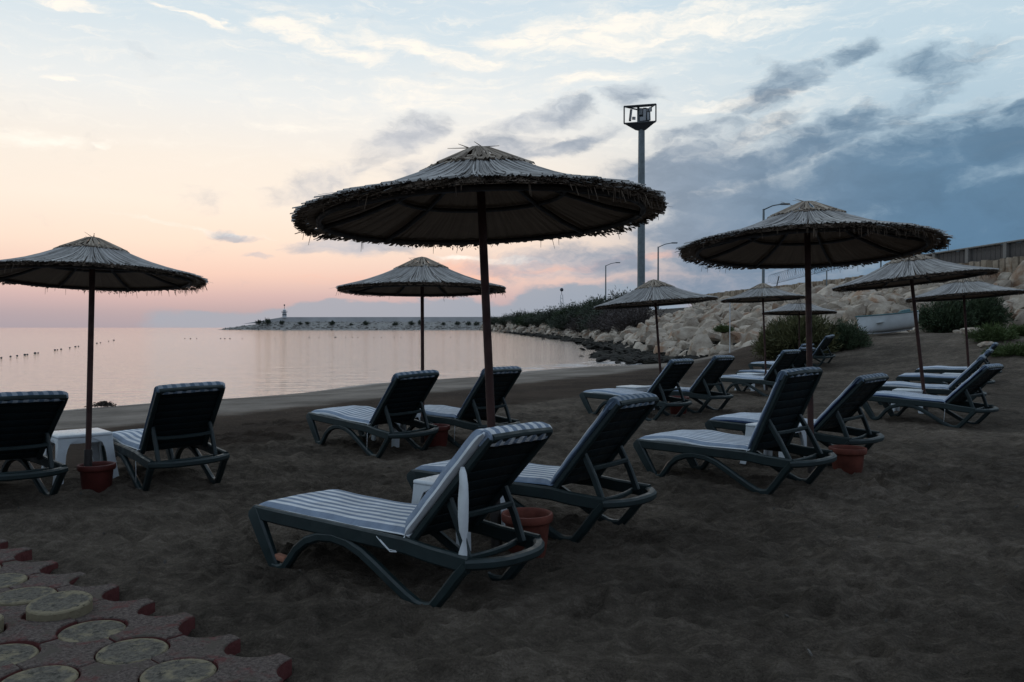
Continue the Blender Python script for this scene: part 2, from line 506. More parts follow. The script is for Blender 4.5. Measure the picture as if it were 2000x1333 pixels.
quads = np.stack([idx[:-1, :-1], idx[:-1, 1:], idx[1:, 1:], idx[1:, :-1]], -1).reshape(-1, 4)
me = bpy.data.meshes.new('beach')
me.from_pydata(np.stack([GX, GY, GZ], -1).reshape(-1, 3).tolist(), [], quads.tolist())
me.materials.append(M_sand)
me.polygons.foreach_set('use_smooth', [True] * len(me.polygons))
beach = struct(link('beach', me))
def gz(x, y):
    i = int(np.clip(np.searchsorted(xs, x), 0, nx - 1)); j = int(np.clip(np.searchsorted(ys, y), 0, ny - 1))
    return float(GZ[j, i])

# ------------------------------------------------------------------ the land behind and the sea
def m_water(n, b):
    c = n.coord('Object')
    b.inputs['IOR'].default_value = 1.6
    w1 = n.noise(n.mapping(c, rot=(0, 0, .55), sc=(.55, 1.6, 1)), 1., 4, .55, .3)
    w2 = n.noise(n.mapping(c, rot=(0, 0, .4), sc=(2.6, 6.5, 1)), 1., 4, .6, .2)
    h = n.math('ADD', w1, n.math('MULTIPLY', w2, .22))
    n.put(b.inputs['Normal'], n.bump(h, .65, .10))
    # thin broken foam where the ripples run up by the rocks
    x, y, z = n.sep(c)
    sd = n.math('SUBTRACT', n.math('MULTIPLY', n.math('ADD', x, 10.), .842), n.math('MULTIPLY', n.math('SUBTRACT', y, 18.3), .54))
    fo = n.noise(n.mapping(c, rot=(0, 0, -1.0), sc=(.5, 3.2, 1)), 1., 5, .65)
    fm = n.math('MULTIPLY', n.remap(fo, .52, .6), n.math('MULTIPLY', n.remap(sd, -3.2, -.8), n.remap(y, 30., 40.)))
    n.put(b.inputs['Base Color'], n.mix(fm, (.13, .125, .12), (.62, .62, .63)))
    n.put(b.inputs['Roughness'], n.remap(fm, 0., 1., .06, .8))
M_water = material('sea_water', m_water)
mb = MB()
mb.add([(-7000, -60, SEA_Z), (7000, -60, SEA_Z), (7000, 9000, SEA_Z), (-7000, 9000, SEA_Z)], [(0, 1, 2, 3)])
struct(link('sea', mb.mesh('sea', M_water)))
M_land = simple('dry_earth', (.13, .115, .09), .95, .3, .3, .4, 3., bdist=.1)

# ------------------------------------------------------------------ paving
def m_paver(n, b):
    c = n.coord('Object')
    oi = n.node('ShaderNodeObjectInfo')
    rv = n.vmath('ADD', c, n.vmath('MULTIPLY', n.comb(oi.outputs['Random'], oi.outputs['Random'], 0.), (37., 19., 0.)))
    worn = n.remap(n.noise(rv, 7., 6, .65), .30, .5)
    red = n.mix(n.noise(rv, 30., 4), (.10, .030, .029), (.17, .060, .055))
    grime = n.mix(n.remap(n.noise(rv, 55., 6, .75), .35, .65), (.050, .042, .037), (.165, .138, .118))
    zz = n.sep(c)[2]
    topness = n.remap(zz, -.012, -.002)
    col = n.mix(n.math('MULTIPLY', n.math('MULTIPLY', worn, .92), topness), red, grime)
    col = n.mix(n.math('MULTIPLY', n.remap(n.noise(rv, 30., 5, .75), .56, .66), topness), col, (.035, .031, .027))
    col = n.mix(n.math('MULTIPLY', n.remap(n.noise(rv, 5., 6, .7), .52, .62), topness), col, (.095, .08, .064))
    n.put(b.inputs['Base Color'], col)
    b.inputs['Roughness'].default_value = .95
    b.inputs['Specular IOR Level'].default_value = .15
    n.put(b.inputs['Normal'], n.bump(n.noise(rv, 60., 5, .7), .9, .012))
M_paver = material('red_concrete_paver', m_paver)
def m_disc(n, b):
    c = n.coord('Object')
    oi = n.node('ShaderNodeObjectInfo')
    rv = n.vmath('ADD', c, n.vmath('MULTIPLY', n.comb(oi.outputs['Random'], oi.outputs['Random'], 0.), (29., 43., 0.)))
    yel = n.mix(n.noise(rv, 30., 4), (.18, .15, .095), (.29, .25, .165))
    grime = n.mix(n.remap(n.noise(rv, 40., 6, .75), .35, .65), (.055, .050, .044), (.165, .150, .125))
    topness = n.remap(n.sep(c)[2], -.010, -.002)
    rr = n.vmath('LENGTH', n.vmath('MULTIPLY', c, (1, 1, 0)), out=1)
    worn = n.math('MULTIPLY', n.remap(n.math('SUBTRACT', n.noise(rv, 9., 6, .7), n.remap(rr, .11, .15, 0., .16)), .36, .5), topness)
    col = n.mix(n.math('MULTIPLY', worn, .9), yel, grime)
    col = n.mix(n.math('MULTIPLY', n.remap(n.noise(rv, 22., 6, .8), .54, .64), topness), col, (.035, .035, .03))
    n.put(b.inputs['Base Color'], col)
    b.inputs['Roughness'].default_value = .95
    b.inputs['Specular IOR Level'].default_value = .15
    n.put(b.inputs['Normal'], n.bump(n.noise(rv, 55., 5, .7), .9, .012))
M_disc = material('yellow_concrete_disc', m_disc)

def slab_mesh(name, outline, th, bev, mat):
    """extruded outline (ccw) with a chamfered upper edge; top at z = 0"""
    n = len(outline)
    o = np.array(outline)
    cen = o.mean(0)
    nxt = np.roll(o, -1, 0); prv = np.roll(o, 1, 0)
    t = nxt - prv; t /= np.linalg.norm(t, axis=1)[:, None]
    inn = np.stack([-t[:, 1], t[:, 0]], 1)
    top = o + inn * bev
    vs = [(*p, -th) for p in o] + [(*p, -bev) for p in o] + [(*p, 0) for p in top]
    fs = []
    for k in range(2):
        for i in range(n):
            j = (i + 1) % n
            fs.append((k * n + i, k * n + j, (k + 1) * n + j, (k + 1) * n + i))
    fs.append(tuple(2 * n + i for i in range(n)))
    m_ = MB(); m_.add(vs, fs)
    return m_.mesh(name, mat)
PITCH = .398
ANG = math.atan2(PA[1], PA[0])
def paver_outline(p=PITCH, r=.158, gap=.004, k=7):
    h = p / 2 - gap
    pts = []
    for (cx, cy) in ((1, -1), (1, 1), (-1, 1), (-1, -1)):
        C = Vector((cx * p / 2, cy * p / 2))
        # arc of the bite at this corner, walked counter-clockwise round the paver
        a0 = math.atan2(-cy, 0) if cx * cy < 0 else math.atan2(0, -cx)
        # start on the edge we arrive along
        if (cx, cy) == (1, -1): s0, s1 = math.pi, math.pi / 2
        elif (cx, cy) == (1, 1): s0, s1 = -math.pi / 2, -math.pi
        elif (cx, cy) == (-1, 1): s0, s1 = 0, -math.pi / 2
        else: s0, s1 = math.pi / 2, 0
        e = math.asin(gap / r)
        s0 -= e; s1 += e
        for q in range(k):
            a = s0 + (s1 - s0) * q / (k - 1)
            pts.append((C.x + r * math.cos(a), C.y + r * math.sin(a)))
    return pts
ME_paver = slab_mesh('paver', paver_outline(), .085, .006, M_paver)
ME_disc = slab_mesh('round_paver', [(.150 * math.cos(2 * math.pi * q / 30), .150 * math.sin(2 * math.pi * q / 30)) for q in range(30)], .07, .007, M_disc)
# the bed the pavers lie in
mb = MB()
bed = []
for (i, j) in ((-9, -.45), (3.6, -.45), (3.6, 9), (-9, 9)):
    p = PO + i * PA + j * PB
    bed.append((p[0], p[1]))
mb.add([(*p, PZ - .06) for p in bed] + [(*p, PZ - .35) for p in bed], [(0, 3, 2, 1), (0, 1, 5, 4), (1, 2, 6, 5), (2, 3, 7, 6), (3, 0, 4, 7)])
M_bed = simple('bedding_sand', (.045, .036, .03), .95, .3, 20, .5, 60)
pavement = struct(link('pavement', mb.mesh('pavement', M_bed)))
for j in range(0, 7):
    for i in range(-9, 3):
        p = PO + (i + .5) * PA + (j - .5) * PB
        if p[1] < 1.2 or p[0] < -6.5: continue
        q = link('paver', ME_paver, pavement, (p[0], p[1], PZ + rng.uniform(-.006, .006)),
                 (R(rng.uniform(-1.2, 1.2)), R(rng.uniform(-1.2, 1.2)), ANG + R(rng.uniform(-1, 1))))
for j in range(0, 7):
    for i in range(-9, 3):
        p = PO + i * PA + j * PB
        if p[1] < 1.2 or p[0] < -6.5: continue
        if (i, j) in ((-1, 0), (-1, 1)): continue
        q = link('round_paver', ME_disc, pavement, (p[0], p[1], PZ + rng.uniform(-.012, .004)),
                 (R(rng.uniform(-1.5, 1.5)), R(rng.uniform(-1.5, 1.5)), rng.uniform(0, 6.28)))
# two loose discs that have been lifted out and lie proud of their holes
for (x, y, z, rx, ry) in ((-2.30, 4.18, PZ + .056, 3.0, -3.5), (-2.60, 3.92, PZ + .05, -3, 2)):
    link('round_paver', ME_disc, pavement, (x, y, z), (R(rx), R(ry), 1.0))

# ------------------------------------------------------------------ sun loungers
M_plastic = simple('dark_green_resin', (.010, .021, .022), .5, .25, 6, .12, 120, spec=.45)
M_plastic2 = simple('dark_slat_resin', (.006, .013, .016), .55, .25, 6, .12, 120, spec=.3)
def m_stripe(cw, cb, pitch, phase=0.):
    def fn(n, b):
        c = n.coord('Object')
        x, y, z = n.sep(c)
        wv = n.math('ADD', y, n.math('MULTIPLY', n.math('SUBTRACT', n.noise(c, 3., 3), .5), .010))
        s = n.math('SINE', n.math('MULTIPLY', n.math('ADD', wv, phase), 2 * math.pi / pitch))
        f = n.remap(s, -.16, .16)
        fine = n.math('SINE', n.math('MULTIPLY', wv, 2 * math.pi / pitch * 4))
        wt_ = n.mix(n.remap(fine, .6, .95, 0., .12), cw, cb)
        dirt = n.remap(n.noise(c, 5., 5, .6), .35, .75, .78, 1.05)
        col = n.mix(1.0, n.mix(f, wt_, cb), n.comb(dirt, dirt, dirt), 'MULTIPLY')
        n.put(b.inputs['Base Color'], col)
        b.inputs['Roughness'].default_value = .9
        b.inputs['Specular IOR Level'].default_value = .15
        wr = n.noise(n.mapping(c, sc=(13, 5, 9)), 1., 5, .65, 1.2)
        n.put(b.inputs['Normal'], n.bump(n.math('ADD', wr, n.math('MULTIPLY', n.noise(c, 300., 2), .05)), .8, .03))
    return fn
M_stripe = material('striped_canvas', m_stripe((.80, .82, .83), (.27, .33, .42), .080))
M_stripe2 = material('faded_striped_canvas', m_stripe((.80, .83, .86), (.30, .37, .47), .074, .02))
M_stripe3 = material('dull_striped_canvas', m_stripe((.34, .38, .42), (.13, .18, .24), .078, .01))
M_white_cloth = simple('white_canvas', (.68, .71, .72), .9, .15, 7, .2, 200, spec=.1)
M_navy = simple('navy_canvas', (.035, .055, .115), .9, .25, 7, .2, 200, spec=.1)
M_blue_cloth = simple('blue_canvas', (.16, .22, .31), .9, .2, 7, .2, 200, spec=.1)

LW = .33                                  # half width to the rails' centre lines
HX, HZ = 1.33, .355                       # back hinge
def lounger_meshes():
    g = {}
    def put(k, mb_, mat, smooth=True, ang=35): g[k] = mb_.mesh(k, mat, smooth, ang)
    mb_ = MB(); mb_.bar([(0.02, 0, .335), (.3, 0, .33), (.9, 0, .325), (1.34, 0, .318), (1.5, 0, .30), (1.77, 0, .285)], .045, .09); put('side_rail', mb_, M_plastic)
    mb_ = MB(); mb_.bar([(.0, 0, .355), (.02, 0, .33), (.11, 0, .19), (.21, 0, .045), (.235, 0, .0)], .05, .105, scales=[.8, 1.1, 1, .85, .7]); put('front_leg', mb_, M_plastic)
    pts = [(.215, .018), (.27, .012), (.325, .03), (.37, .085), (.43, .16), (.52, .225), (.63, .265), (.75, .278), (.87, .265), (.99, .225), (1.11, .165), (1.23, .10), (1.34, .045), (1.42, .012)]
    mb_ = MB(); mb_.bar([(a, 0, c_) for a, c_ in pts], .05, .058); put('arch', mb_, M_plastic)
    mb_ = MB(); mb_.bar([(1.39, 0, .016), (1.46, 0, .006), (1.53, 0, .018), (1.61, 0, .11), (1.70, 0, .22), (1.76, 0, .285)], .052, .062); put('rear_leg', mb_, M_plastic)
    bow = []
    for q in range(13):
        a = -1 + 2 * q / 12
        bow.append((1.75 + .14 * (1 - abs(a) ** 2.6), a * (LW + .012), .287))
    mb_ = MB(); mb_.bar(bow, .055, .062, up=(0, 0, 1)); put('end_bow', mb_, M_plastic)
    mb_ = MB(); mb_.bar([(1.64 + .05 * (1 - (a / 6 - 1) ** 2), (a / 6 - 1) * (LW - .03), .283) for a in range(13)], .035, .03, up=(0, 0, 1)); put('crossbar', mb_, M_plastic)
    mb_ = MB(); mb_.bar([(.012, -LW + .02, .335), (.0, 0, .337), (.012, LW - .02, .335)], .06, .05, up=(0, 0, 1)); put('foot_bar', mb_, M_plastic)
    mb_ = MB(); mb_.rbox((0, 0, 0), (.088, 2 * LW - .05, .018), .006); put('seat_slat', mb_, M_plastic2)
    mb_ = MB(); mb_.rbox((0, 0, 0), (.082, 2 * LW - .09, .014), .005); put('back_slat', mb_, M_plastic2)
    mb_ = MB(); mb_.bar([(0, 0, 0), (.4, 0, .004), (.72, 0, 0), (.80, 0, .0)], .042, .045, scales=[1, 1, .95, .8]); put('back_rail', mb_, M_plastic)
    mb_ = MB(); mb_.bar([(.795, -LW + .05, 0), (.80, 0, .002), (.795, LW - .05, 0)], .04, .05, up=(0, 0, 1)); put('head_bar', mb_, M_plastic)
    return g
LM = lounger_meshes()

def cushion(L, Wd, th, seed, mats, sag=.0, bulge=0.0, n=26, m=20, lip=False):
    """padded cushion: top, sides (slot 1) and underside, rounded at the edges; x from 0 to L, z = 0 at the underside"""
    r_ = random.Random(seed)
    ph = r_.uniform(0, 6)
    vs = []; mi = []; fs = []
    us = np.linspace(0, 1, n); ws = np.linspace(-1, 1, m)
    ed = lambda t: 1 - (max(0, abs(t) - .86) / .14) ** 2.2 * .62
    for u in us:
        for w in ws:
            z = th * ed(w) * ed(2 * u - 1)
            z += .003 * math.sin(u * 9 + ph) * math.sin(w * 2 + ph) + .0015 * math.sin(u * 23 + w * 5 + ph)
            z += bulge * math.exp(-((u - .33) / .2) ** 2) - sag * math.sin(math.pi * u)
            vs.append((u * L, w * Wd / 2, z))
    for i in range(n - 1):
        for j in range(m - 1):
            fs.append((i * m + j, (i + 1) * m + j, (i + 1) * m + j + 1, i * m + j + 1)); mi.append(0)
    # skirt
    ring = [(i, 0) for i in range(n)] + [(n - 1, j) for j in range(1, m)] + [(i, m - 1) for i in range(n - 2, -1, -1)] + [(0, j) for j in range(m - 2, 0, -1)]
    o1 = len(vs)
    for (i, j) in ring:
        x, y, z = vs[i * m + j]
        cx = (x - L / 2) * 1.012 + L / 2; cy = y * 1.02
        vs.append((cx, cy, z * .45))
    o2 = len(vs)
    for (i, j) in ring:
        x, y, z = vs[i * m + j]
        vs.append(((x - L / 2) * .985 + L / 2, y * .96, -.002 - sag * math.sin(math.pi * x / L) * .6))
    k = len(ring)
    for q in range(k):
        r2 = (q + 1) % k
        a, b2 = ring[q], ring[r2]
        fs.append((o1 + q, o1 + r2, b2[0] * m + b2[1], a[0] * m + a[1])); mi.append(1)
        fs.append((o2 + q, o2 + r2, o1 + r2, o1 + q)); mi.append(1)
    fs.append(tuple(o2 + q for q in range(k - 1, -1, -1))); mi.append(1)
    mb_ = MB()
    mb_.v = vs; mb_.f = fs; mb_.m = mi; mb_.a = [.5] * len(fs)
    return mb_.mesh('cushion', mats, True, 60)

def flap_mesh(mats, Wd=.60, hang=.075, out=.07):
    """hood of the cushion folded over the top of the backrest"""
    prof = [(-.07, .052), (-.03, .062), (.015, .066), (.045, .05), (.058, .018), (.055, -.015), (.04, -.038), (.04 - hang * .6, -.042)]
    vs = []; fs = []
    m = 22
    for (a, c_) in prof:
        for j in range(m):
            w = -1 + 2 * j / (m - 1)
            vs.append((a - .006 * abs(w) ** 8, w * Wd / 2, c_ * (1 - .25 * abs(w) ** 10) + .002 * math.sin(j * 1.7)))
    for i in range(len(prof) - 1):
        for j in range(m - 1):
            fs.append((i * m + j, (i + 1) * m + j, (i + 1) * m + j + 1, i * m + j + 1))
    for j in (0, m - 1):
        fs.append(tuple(i * m + j for i in range(len(prof))))
    mb_ = MB(); mb_.add(vs, fs)
    me_ = mb_.mesh('flap', mats, True, 50)
    return me_

CUSH = {
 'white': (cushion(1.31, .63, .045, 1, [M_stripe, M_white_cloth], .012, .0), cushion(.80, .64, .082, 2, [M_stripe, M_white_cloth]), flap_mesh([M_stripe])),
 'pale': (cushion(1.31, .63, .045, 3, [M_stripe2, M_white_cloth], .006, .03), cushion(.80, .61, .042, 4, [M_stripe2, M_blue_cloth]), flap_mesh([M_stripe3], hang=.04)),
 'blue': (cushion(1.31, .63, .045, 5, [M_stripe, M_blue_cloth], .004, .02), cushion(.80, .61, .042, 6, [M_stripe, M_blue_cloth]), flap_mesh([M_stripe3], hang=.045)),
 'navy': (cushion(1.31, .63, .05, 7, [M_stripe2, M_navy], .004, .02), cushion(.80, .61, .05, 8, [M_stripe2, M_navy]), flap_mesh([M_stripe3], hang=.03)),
}

def lounger(label, hx, hy, head, back=49., cush='white', tilt=0., flap=True, slats=True):
    """hx, hy: ground point under the back hinge on the side nearest the camera"""
    a = R(head)
    h = Vector((math.cos(a), math.sin(a))); l = Vector((-h.y, h.x))
    o2 = Vector((hx, hy)) - h * .43 + l * LW
    zs = [gz(*(o2 + h * (dx_ - .9) + l * s)) for dx_ in (.22, 1.46) for s in (-LW, LW)]
    zf = (zs[0] + zs[1]) / 2; zr = (zs[2] + zs[3]) / 2
    root = thing('sun_lounger', label, 'sun lounger', (o2.x, o2.y, (zf + zr) / 2 - .012), a, 'sun loungers on the beach')
    root.rotation_euler = (math.atan2((zs[1] + zs[3] - zs[0] - zs[2]) / 2, 2 * LW) * .6, -math.atan2(zr - zf, 1.24) * .8, a)
    X0 = -.9
    for s in (-1, 1):
        for k in ('side_rail', 'front_leg', 'arch', 'rear_leg'):
            link(k, LM[k], root, (X0, s * LW, 0))
    for k in ('end_bow', 'crossbar', 'foot_bar'):
        link(k, LM[k], root, (X0, 0, 0))
    for q in range(12):
        link('seat_slat', LM['seat_slat'], root, (X0 + .09 + q * .103, 0, .355))
    # backrest
    br = link('backrest', None, root, (X0 + HX, 0, HZ), (0, -R(back), 0))
    br.empty_display_size = .1
    for s in (-1, 1):
        link('back_rail', LM['back_rail'], br, (0, s * (LW - .045), -.012))
    link('head_bar', LM['head_bar'], br, (0, 0, -.012))
    for q in range(9):
        link('back_slat', LM['back_slat'], br, (.04 + q * .088, 0, 0))
    # support frame: from the backrest down to the notched rails at the rear
    bx = X0 + HX + .36 * math.cos(R(back)); bz = HZ + .36 * math.sin(R(back)) - .03
    for s in (-1, 1):
        m_ = MB(); m_.bar([(bx, s * (LW - .075), bz), ((bx + X0 + 1.70) / 2 + .01, s * (LW - .075), (bz + .30) / 2), (X0 + 1.705, s * (LW - .075), .295)], .032, .048)
        link('support_strut', m_.mesh('support_strut', M_plastic, True, 35), root)
    t_ = .30
    cx, cz = bx + (X0 + 1.705 - bx) * t_, bz + (.295 - bz) * t_
    m_ = MB(); m_.bar([(cx + .02, -LW + .08, cz), (cx - .01, -LW / 2, cz - .012), (cx - .02, 0, cz - .016), (cx - .01, LW / 2, cz - .012), (cx + .02, LW - .08, cz)], .035, .03, up=(0, 0, 1))
    link('support_crossbar', m_.mesh('support_crossbar', M_plastic, True, 35), root)
    # mattress
    cs = CUSH[cush]
    mt = link('mattress', cs[0], root, (X0 + .015, 0, .366))
    bk = link('back_cushion', cs[1], root, (X0 + HX - .02 * math.sin(R(back)), 0, HZ + .012), (0, -R(back), 0))
    if flap:
        link('flap', cs[2], bk, (.765, 0, -.012))
    return root

A = lounger('nearest lounger, striped blue and white cushion, white ribbon hanging from its backrest', -.59, 4.54, -35.3, 49, 'white')
B = lounger('striped lounger just beyond the nearest one, pot under its near side', .27, 5.77, -36, 50, 'blue')
C = lounger('striped lounger with steep rumpled backrest, left of the large orange pot', 2.14, 7.43, -50, 62, 'pale')
D = lounger('navy edged lounger standing right behind the large orange pot', 3.25, 8.95, -48, 47, 'navy')
lounger('left lounger of the pair under the middle parasol near the water', -1.67, 9.58, -46, 49, 'pale')
lounger('right lounger of the pair near the water, partly behind the tallest reddish pole', -.70, 10.19, -45, 50, 'blue')
lounger('striped lounger right of the white table under the left parasol', -3.44, 7.58, -50, 48, 'pale')
lounger('lounger cut off by the left edge of the picture', -4.62, 6.86, -40, 46, 'blue')
lounger('left lounger of the pair under the small parasol before the dark shore rocks', 2.14, 13.4, -45, 50, 'pale')
lounger('right lounger of the pair under the small parasol before the dark shore rocks', 3.1, 14.45, -45, 50, 'blue')
lounger('pale cushioned lounger with white table behind it, middle distance right of centre', 5.45, 17.9, -52, 51, 'pale')
lounger('lounger just behind the white table at middle distance right of centre', 6.6, 20.2, -52, 51, 'blue')
lounger('far lounger in front of the pale boulders', 8.3, 24.9, -50, 50, 'pale')
lounger('farthest lounger in front of the large green bush', 10.3, 28.2, -46, 50, 'blue')
lounger('nearest lounger of the right hand rows, white cord hanging at its hinge', 6.54, 12.48, -50, 46, 'navy')
lounger('second lounger of the right hand rows, behind the white table top', 7.95, 15.03, -32, 48, 'pale')
lounger('third lounger of the right hand rows', 9.94, 18.2, -35, 50, 'blue')
lounger('last lounger of the right hand rows, nearest the grassy slope', 11.7, 20.9, -35, 52, 'pale')

# ribbon, cords and the rumpled hood that belong to single loungers
def ribbon(root, pts, w, mat, tw):
    vs = []; fs = []
    for i, p in enumerate(pts):
        a_ = tw[i]; wi = w[i]
        dv = Vector((math.cos(a_), math.sin(a_), 0)) * wi / 2
        vs += [Vector(p) - dv, Vector(p) + dv]
    for i in range(len(pts) - 1):
        fs.append((2 * i, 2 * i + 1, 2 * i + 3, 2 * i + 2))
    m_ = MB(); m_.add(vs, fs)
    o = link('ribbon', m_.mesh('ribbon', mat, True), root)
    sm = o.modifiers.new('thick', 'SOLIDIFY'); sm.thickness = .002
    return o
# in the lounger's frame: hinge at x=.43, near side y=-.33
yn = -.31
ribbon(A, [(.80, yn, .79), (.812, yn - .012, .76), (.822, yn - .016, .70), (.825, yn - .02, .62), (.826, yn - .02, .53), (.83, yn - .02, .46), (.836, yn - .02, .41), (.83, yn - .02, .35), (.826, yn - .022, .29), (.83, yn - .02, .25)],
       [.022, .046, .064, .07, .062, .048, .02, .046, .058, .05], M_white_cloth, [.2, .1, -.1, 0, .2, .5, 1.0, .4, .1, .3])
def cord(root, pts, r=.0035, mat=None):
    m_ = MB(); m_.tube(pts, r, 5)
    return link('tie_cord', m_.mesh('tie_cord', mat or M_white_cloth, True), root)
cord(A, [(.42, -.335, .37), (.40, -.345, .32), (.375, -.35, .28), (.33, -.352, .275), (.27, -.352, .31), (.22, -.35, .345)])
cord(A, [(.42, -.335, .37), (.405, -.345, .33), (.37, -.35, .285), (.32, -.352, .285), (.25, -.352, .33)])
for lo, x0, z1 in ((D, .43, .1), (C, .42, .3)):
    cord(lo, [(x0, -.335, .37), (x0 + .004, -.345, .28), (x0 - .004, -.345, z1)])
for o in [o for o in bpy.data.objects if o.get('label', '').startswith(('left lounger of the pair under the middle', 'right lounger of the pair near', 'striped lounger right of the white', 'nearest lounger of the right'))]:
    cord(o, [(.43, -.335, .37), (.437, -.345, .25), (.425, -.345, .06)])

# ------------------------------------------------------------------ white plastic tables
M_white_plastic = simple('white_resin', (.62, .66, .68), .35, .1, 9, .1, 60, spec=.4)
def table_meshes(S=.46, Hh=.43):
    g = {}
    m_ = MB(); m_.rbox((0, 0, Hh - .016), (S, S, .032), .015, seg=3); g['top'] = m_.mesh('table_top', M_white_plastic, True, 40)
    # one leg: an angled shell flaring outward at the foot, joined by arched aprons
    leg = MB()
    for sx in (0, 1):
        lv = []
        N = 8
        for i in range(N + 1):
            t = i / N
            z = Hh - .03 - t * (Hh - .03)
            outp = S / 2 - .006 + .045 * t ** 1.4
            wd = .115 - .045 * min(1, t * 3) ** .6
            # straight outer edge at the corner, inner edge narrowing quickly: the apron's arch
            wd += .07 * max(0, 1 - t * 6) ** 2
            if sx == 0:
                lv += [(outp, outp, z), (outp - wd, outp, z), (outp - wd, outp - .012, z), (outp, outp - .012, z)]
            else:
                lv += [(outp, outp - .012, z), (outp - .012, outp - .012, z), (outp - .012, outp - wd, z), (outp, outp - wd, z)]
        fs = []
        for i in range(N):
            for q in range(4):
                r2 = (q + 1) % 4
                fs.append((4 * i + q, 4 * i + r2, 4 * i + 4 + r2, 4 * i + 4 + q))
        fs += [(0, 3, 2, 1), tuple(4 * N + q for q in range(4))]
        leg.add(lv, fs)
    g['leg'] = leg.mesh('leg', M_white_plastic, True, 40)
    m_ = MB()
    for k in range(4):
        rot = Matrix.Rotation(k * math.pi / 2, 3, 'Z')
        m_.rbox(rot @ Vector((0, S / 2 - .018, Hh - .055)), (S - .10, .010, .055), .004, rot=rot)
    g['apron'] = m_.mesh('apron', M_white_plastic, True, 40)
    return g
TM = table_meshes()
def table(label, x, y, rz, s=1.):
    t = thing('side_table', label, 'table', (x, y, gz(x, y) - .015), R(rz), 'white plastic side tables')
    link('table_top', TM['top'], t, sc=s); link('apron', TM['apron'], t, sc=s)
    for k in range(4): link('leg', TM['leg'], t, rot=(0, 0, k * math.pi / 2), sc=s)
    return t
table('white plastic table behind the pole of the left parasol', -4.2, 8.0, -48, 1.06)
table('white plastic table half hidden behind the nearest lounger', -.37, 5.76, -36)
table('white plastic table seen through the steep backed lounger left of the orange pot', 2.83, 8.85, -48)
table('white plastic table of the lounger pair under the middle parasol', -1.45, 10.62, -46)
table('white plastic table under the small parasol before the dark shore rocks', 2.2, 14.9, -45)
table('white plastic table between the pale loungers at middle distance', 5.68, 19.65, -52)
table('nearer white plastic table of the right hand rows', 6.9, 14.35, -35)
table('farther white plastic table of the right hand rows', 10.5, 19.6, -35)

# ------------------------------------------------------------------ terracotta pots
M_terra = simple('terracotta_plastic', (.135, .038, .025), .75, .4, 7, .15, 50, spec=.3)
M_terra_dark = simple('red_plastic', (.095, .020, .015), .6, .25, 7, .15, 50, spec=.3)
M_soil = simple('pot_sand', (.06, .05, .042), .95, .3, 20, .6, 60)
def pot_meshes(mat):
    m_ = MB()
    m_.lathe([(.0, 0), (.118, 0), (.122, .006), (.134, .09), (.137, .095), (.150, .235), (.152, .24), (.168, .243), (.174, .252), (.176, .285), (.172, .297), (.164, .300), (.156, .296), (.150, .28), (.146, .24), (.145, .2)], 40, caps=False)
    b_ = m_.mesh('pot_body', mat, True, 50)
    m_ = MB(); m_.lathe([(.0, .232), (.05, .235), (.1, .226), (.1452, .224)], 24, caps=False)
    return b_, m_.mesh('pot_fill', M_soil, True)
POT = {0: pot_meshes(M_terra), 1: pot_meshes(M_terra_dark)}
def pot(label, x, y, s, k=0, rx=0):
    t = thing('plant_pot', label, 'pot', (x, y, gz(x, y) - .015 - rx), rng.uniform(0, 6), 'pots beside the parasol poles')
    link('pot_body', POT[k][0], t, sc=s); link('pot_fill', POT[k][1], t, sc=s)
    return t
pot('large orange pot in the open right of the steep backed lounger', 3.44, 8.45, 1.06)
pot('orange pot under the second nearest lounger', .10, 5.44, .98, 0, .035)
pot('dark red pot at the foot of the left parasol pole', -3.76, 7.46, .92, 1)
pot('dark red pot between the pair under the middle parasol', -.93, 10.10, 1.0, 1)
pot('dark pot beneath the lounger pair under the small parasol', 2.86, 14.18, 1.05, 1)
pot('dark red pot beside the pale lounger at middle distance', 6.22, 19.2, 1.0, 1)

# ------------------------------------------------------------------ thatched parasols
def m_reed(lo, hi, tint):
    def fn(n, b):
        c = n.coord('Object')
        r = n.attr('rnd')
        col = n.ramp(r, [(0., lo), (.45, tuple((a + b_) / 2 for a, b_ in zip(lo, hi))), (1., hi)])
        sp = n.noise(c, 6., 5, .6)
        col = n.mix(n.remap(sp, .45, .7, 0., .55), col, tint)
        n.put(b.inputs['Base Color'], col)
        b.inputs['Roughness'].default_value = .85
        b.inputs['Specular IOR Level'].default_value = .2
        n.put(b.inputs['Normal'], n.bump(n.noise(c, 90., 4, .7), .3, .004))
    return fn
M_reed = material('weathered_reed', m_reed((.12, .115, .11), (.52, .505, .48), (.22, .205, .19)))
M_reed_in = material('brown_reed', m_reed((.16, .112, .08), (.27, .20, .145), (.18, .13, .095)))
M_reed_rim = material('dark_reed_ends', m_reed((.05, .035, .025), (.16, .12, .085), (.06, .045, .035)))
M_reed_tan = material('tan_reed', m_reed((.13, .10, .075), (.45, .38, .30), (.12, .095, .075)))
M_rust = simple('rusty_pole_paint', (.050, .021, .017), .6, .4, 9, .3, 60, spec=.3)
M_frame = simple('dark_frame_steel', (.022, .017, .015), .6, .3, 9, .2, 60)

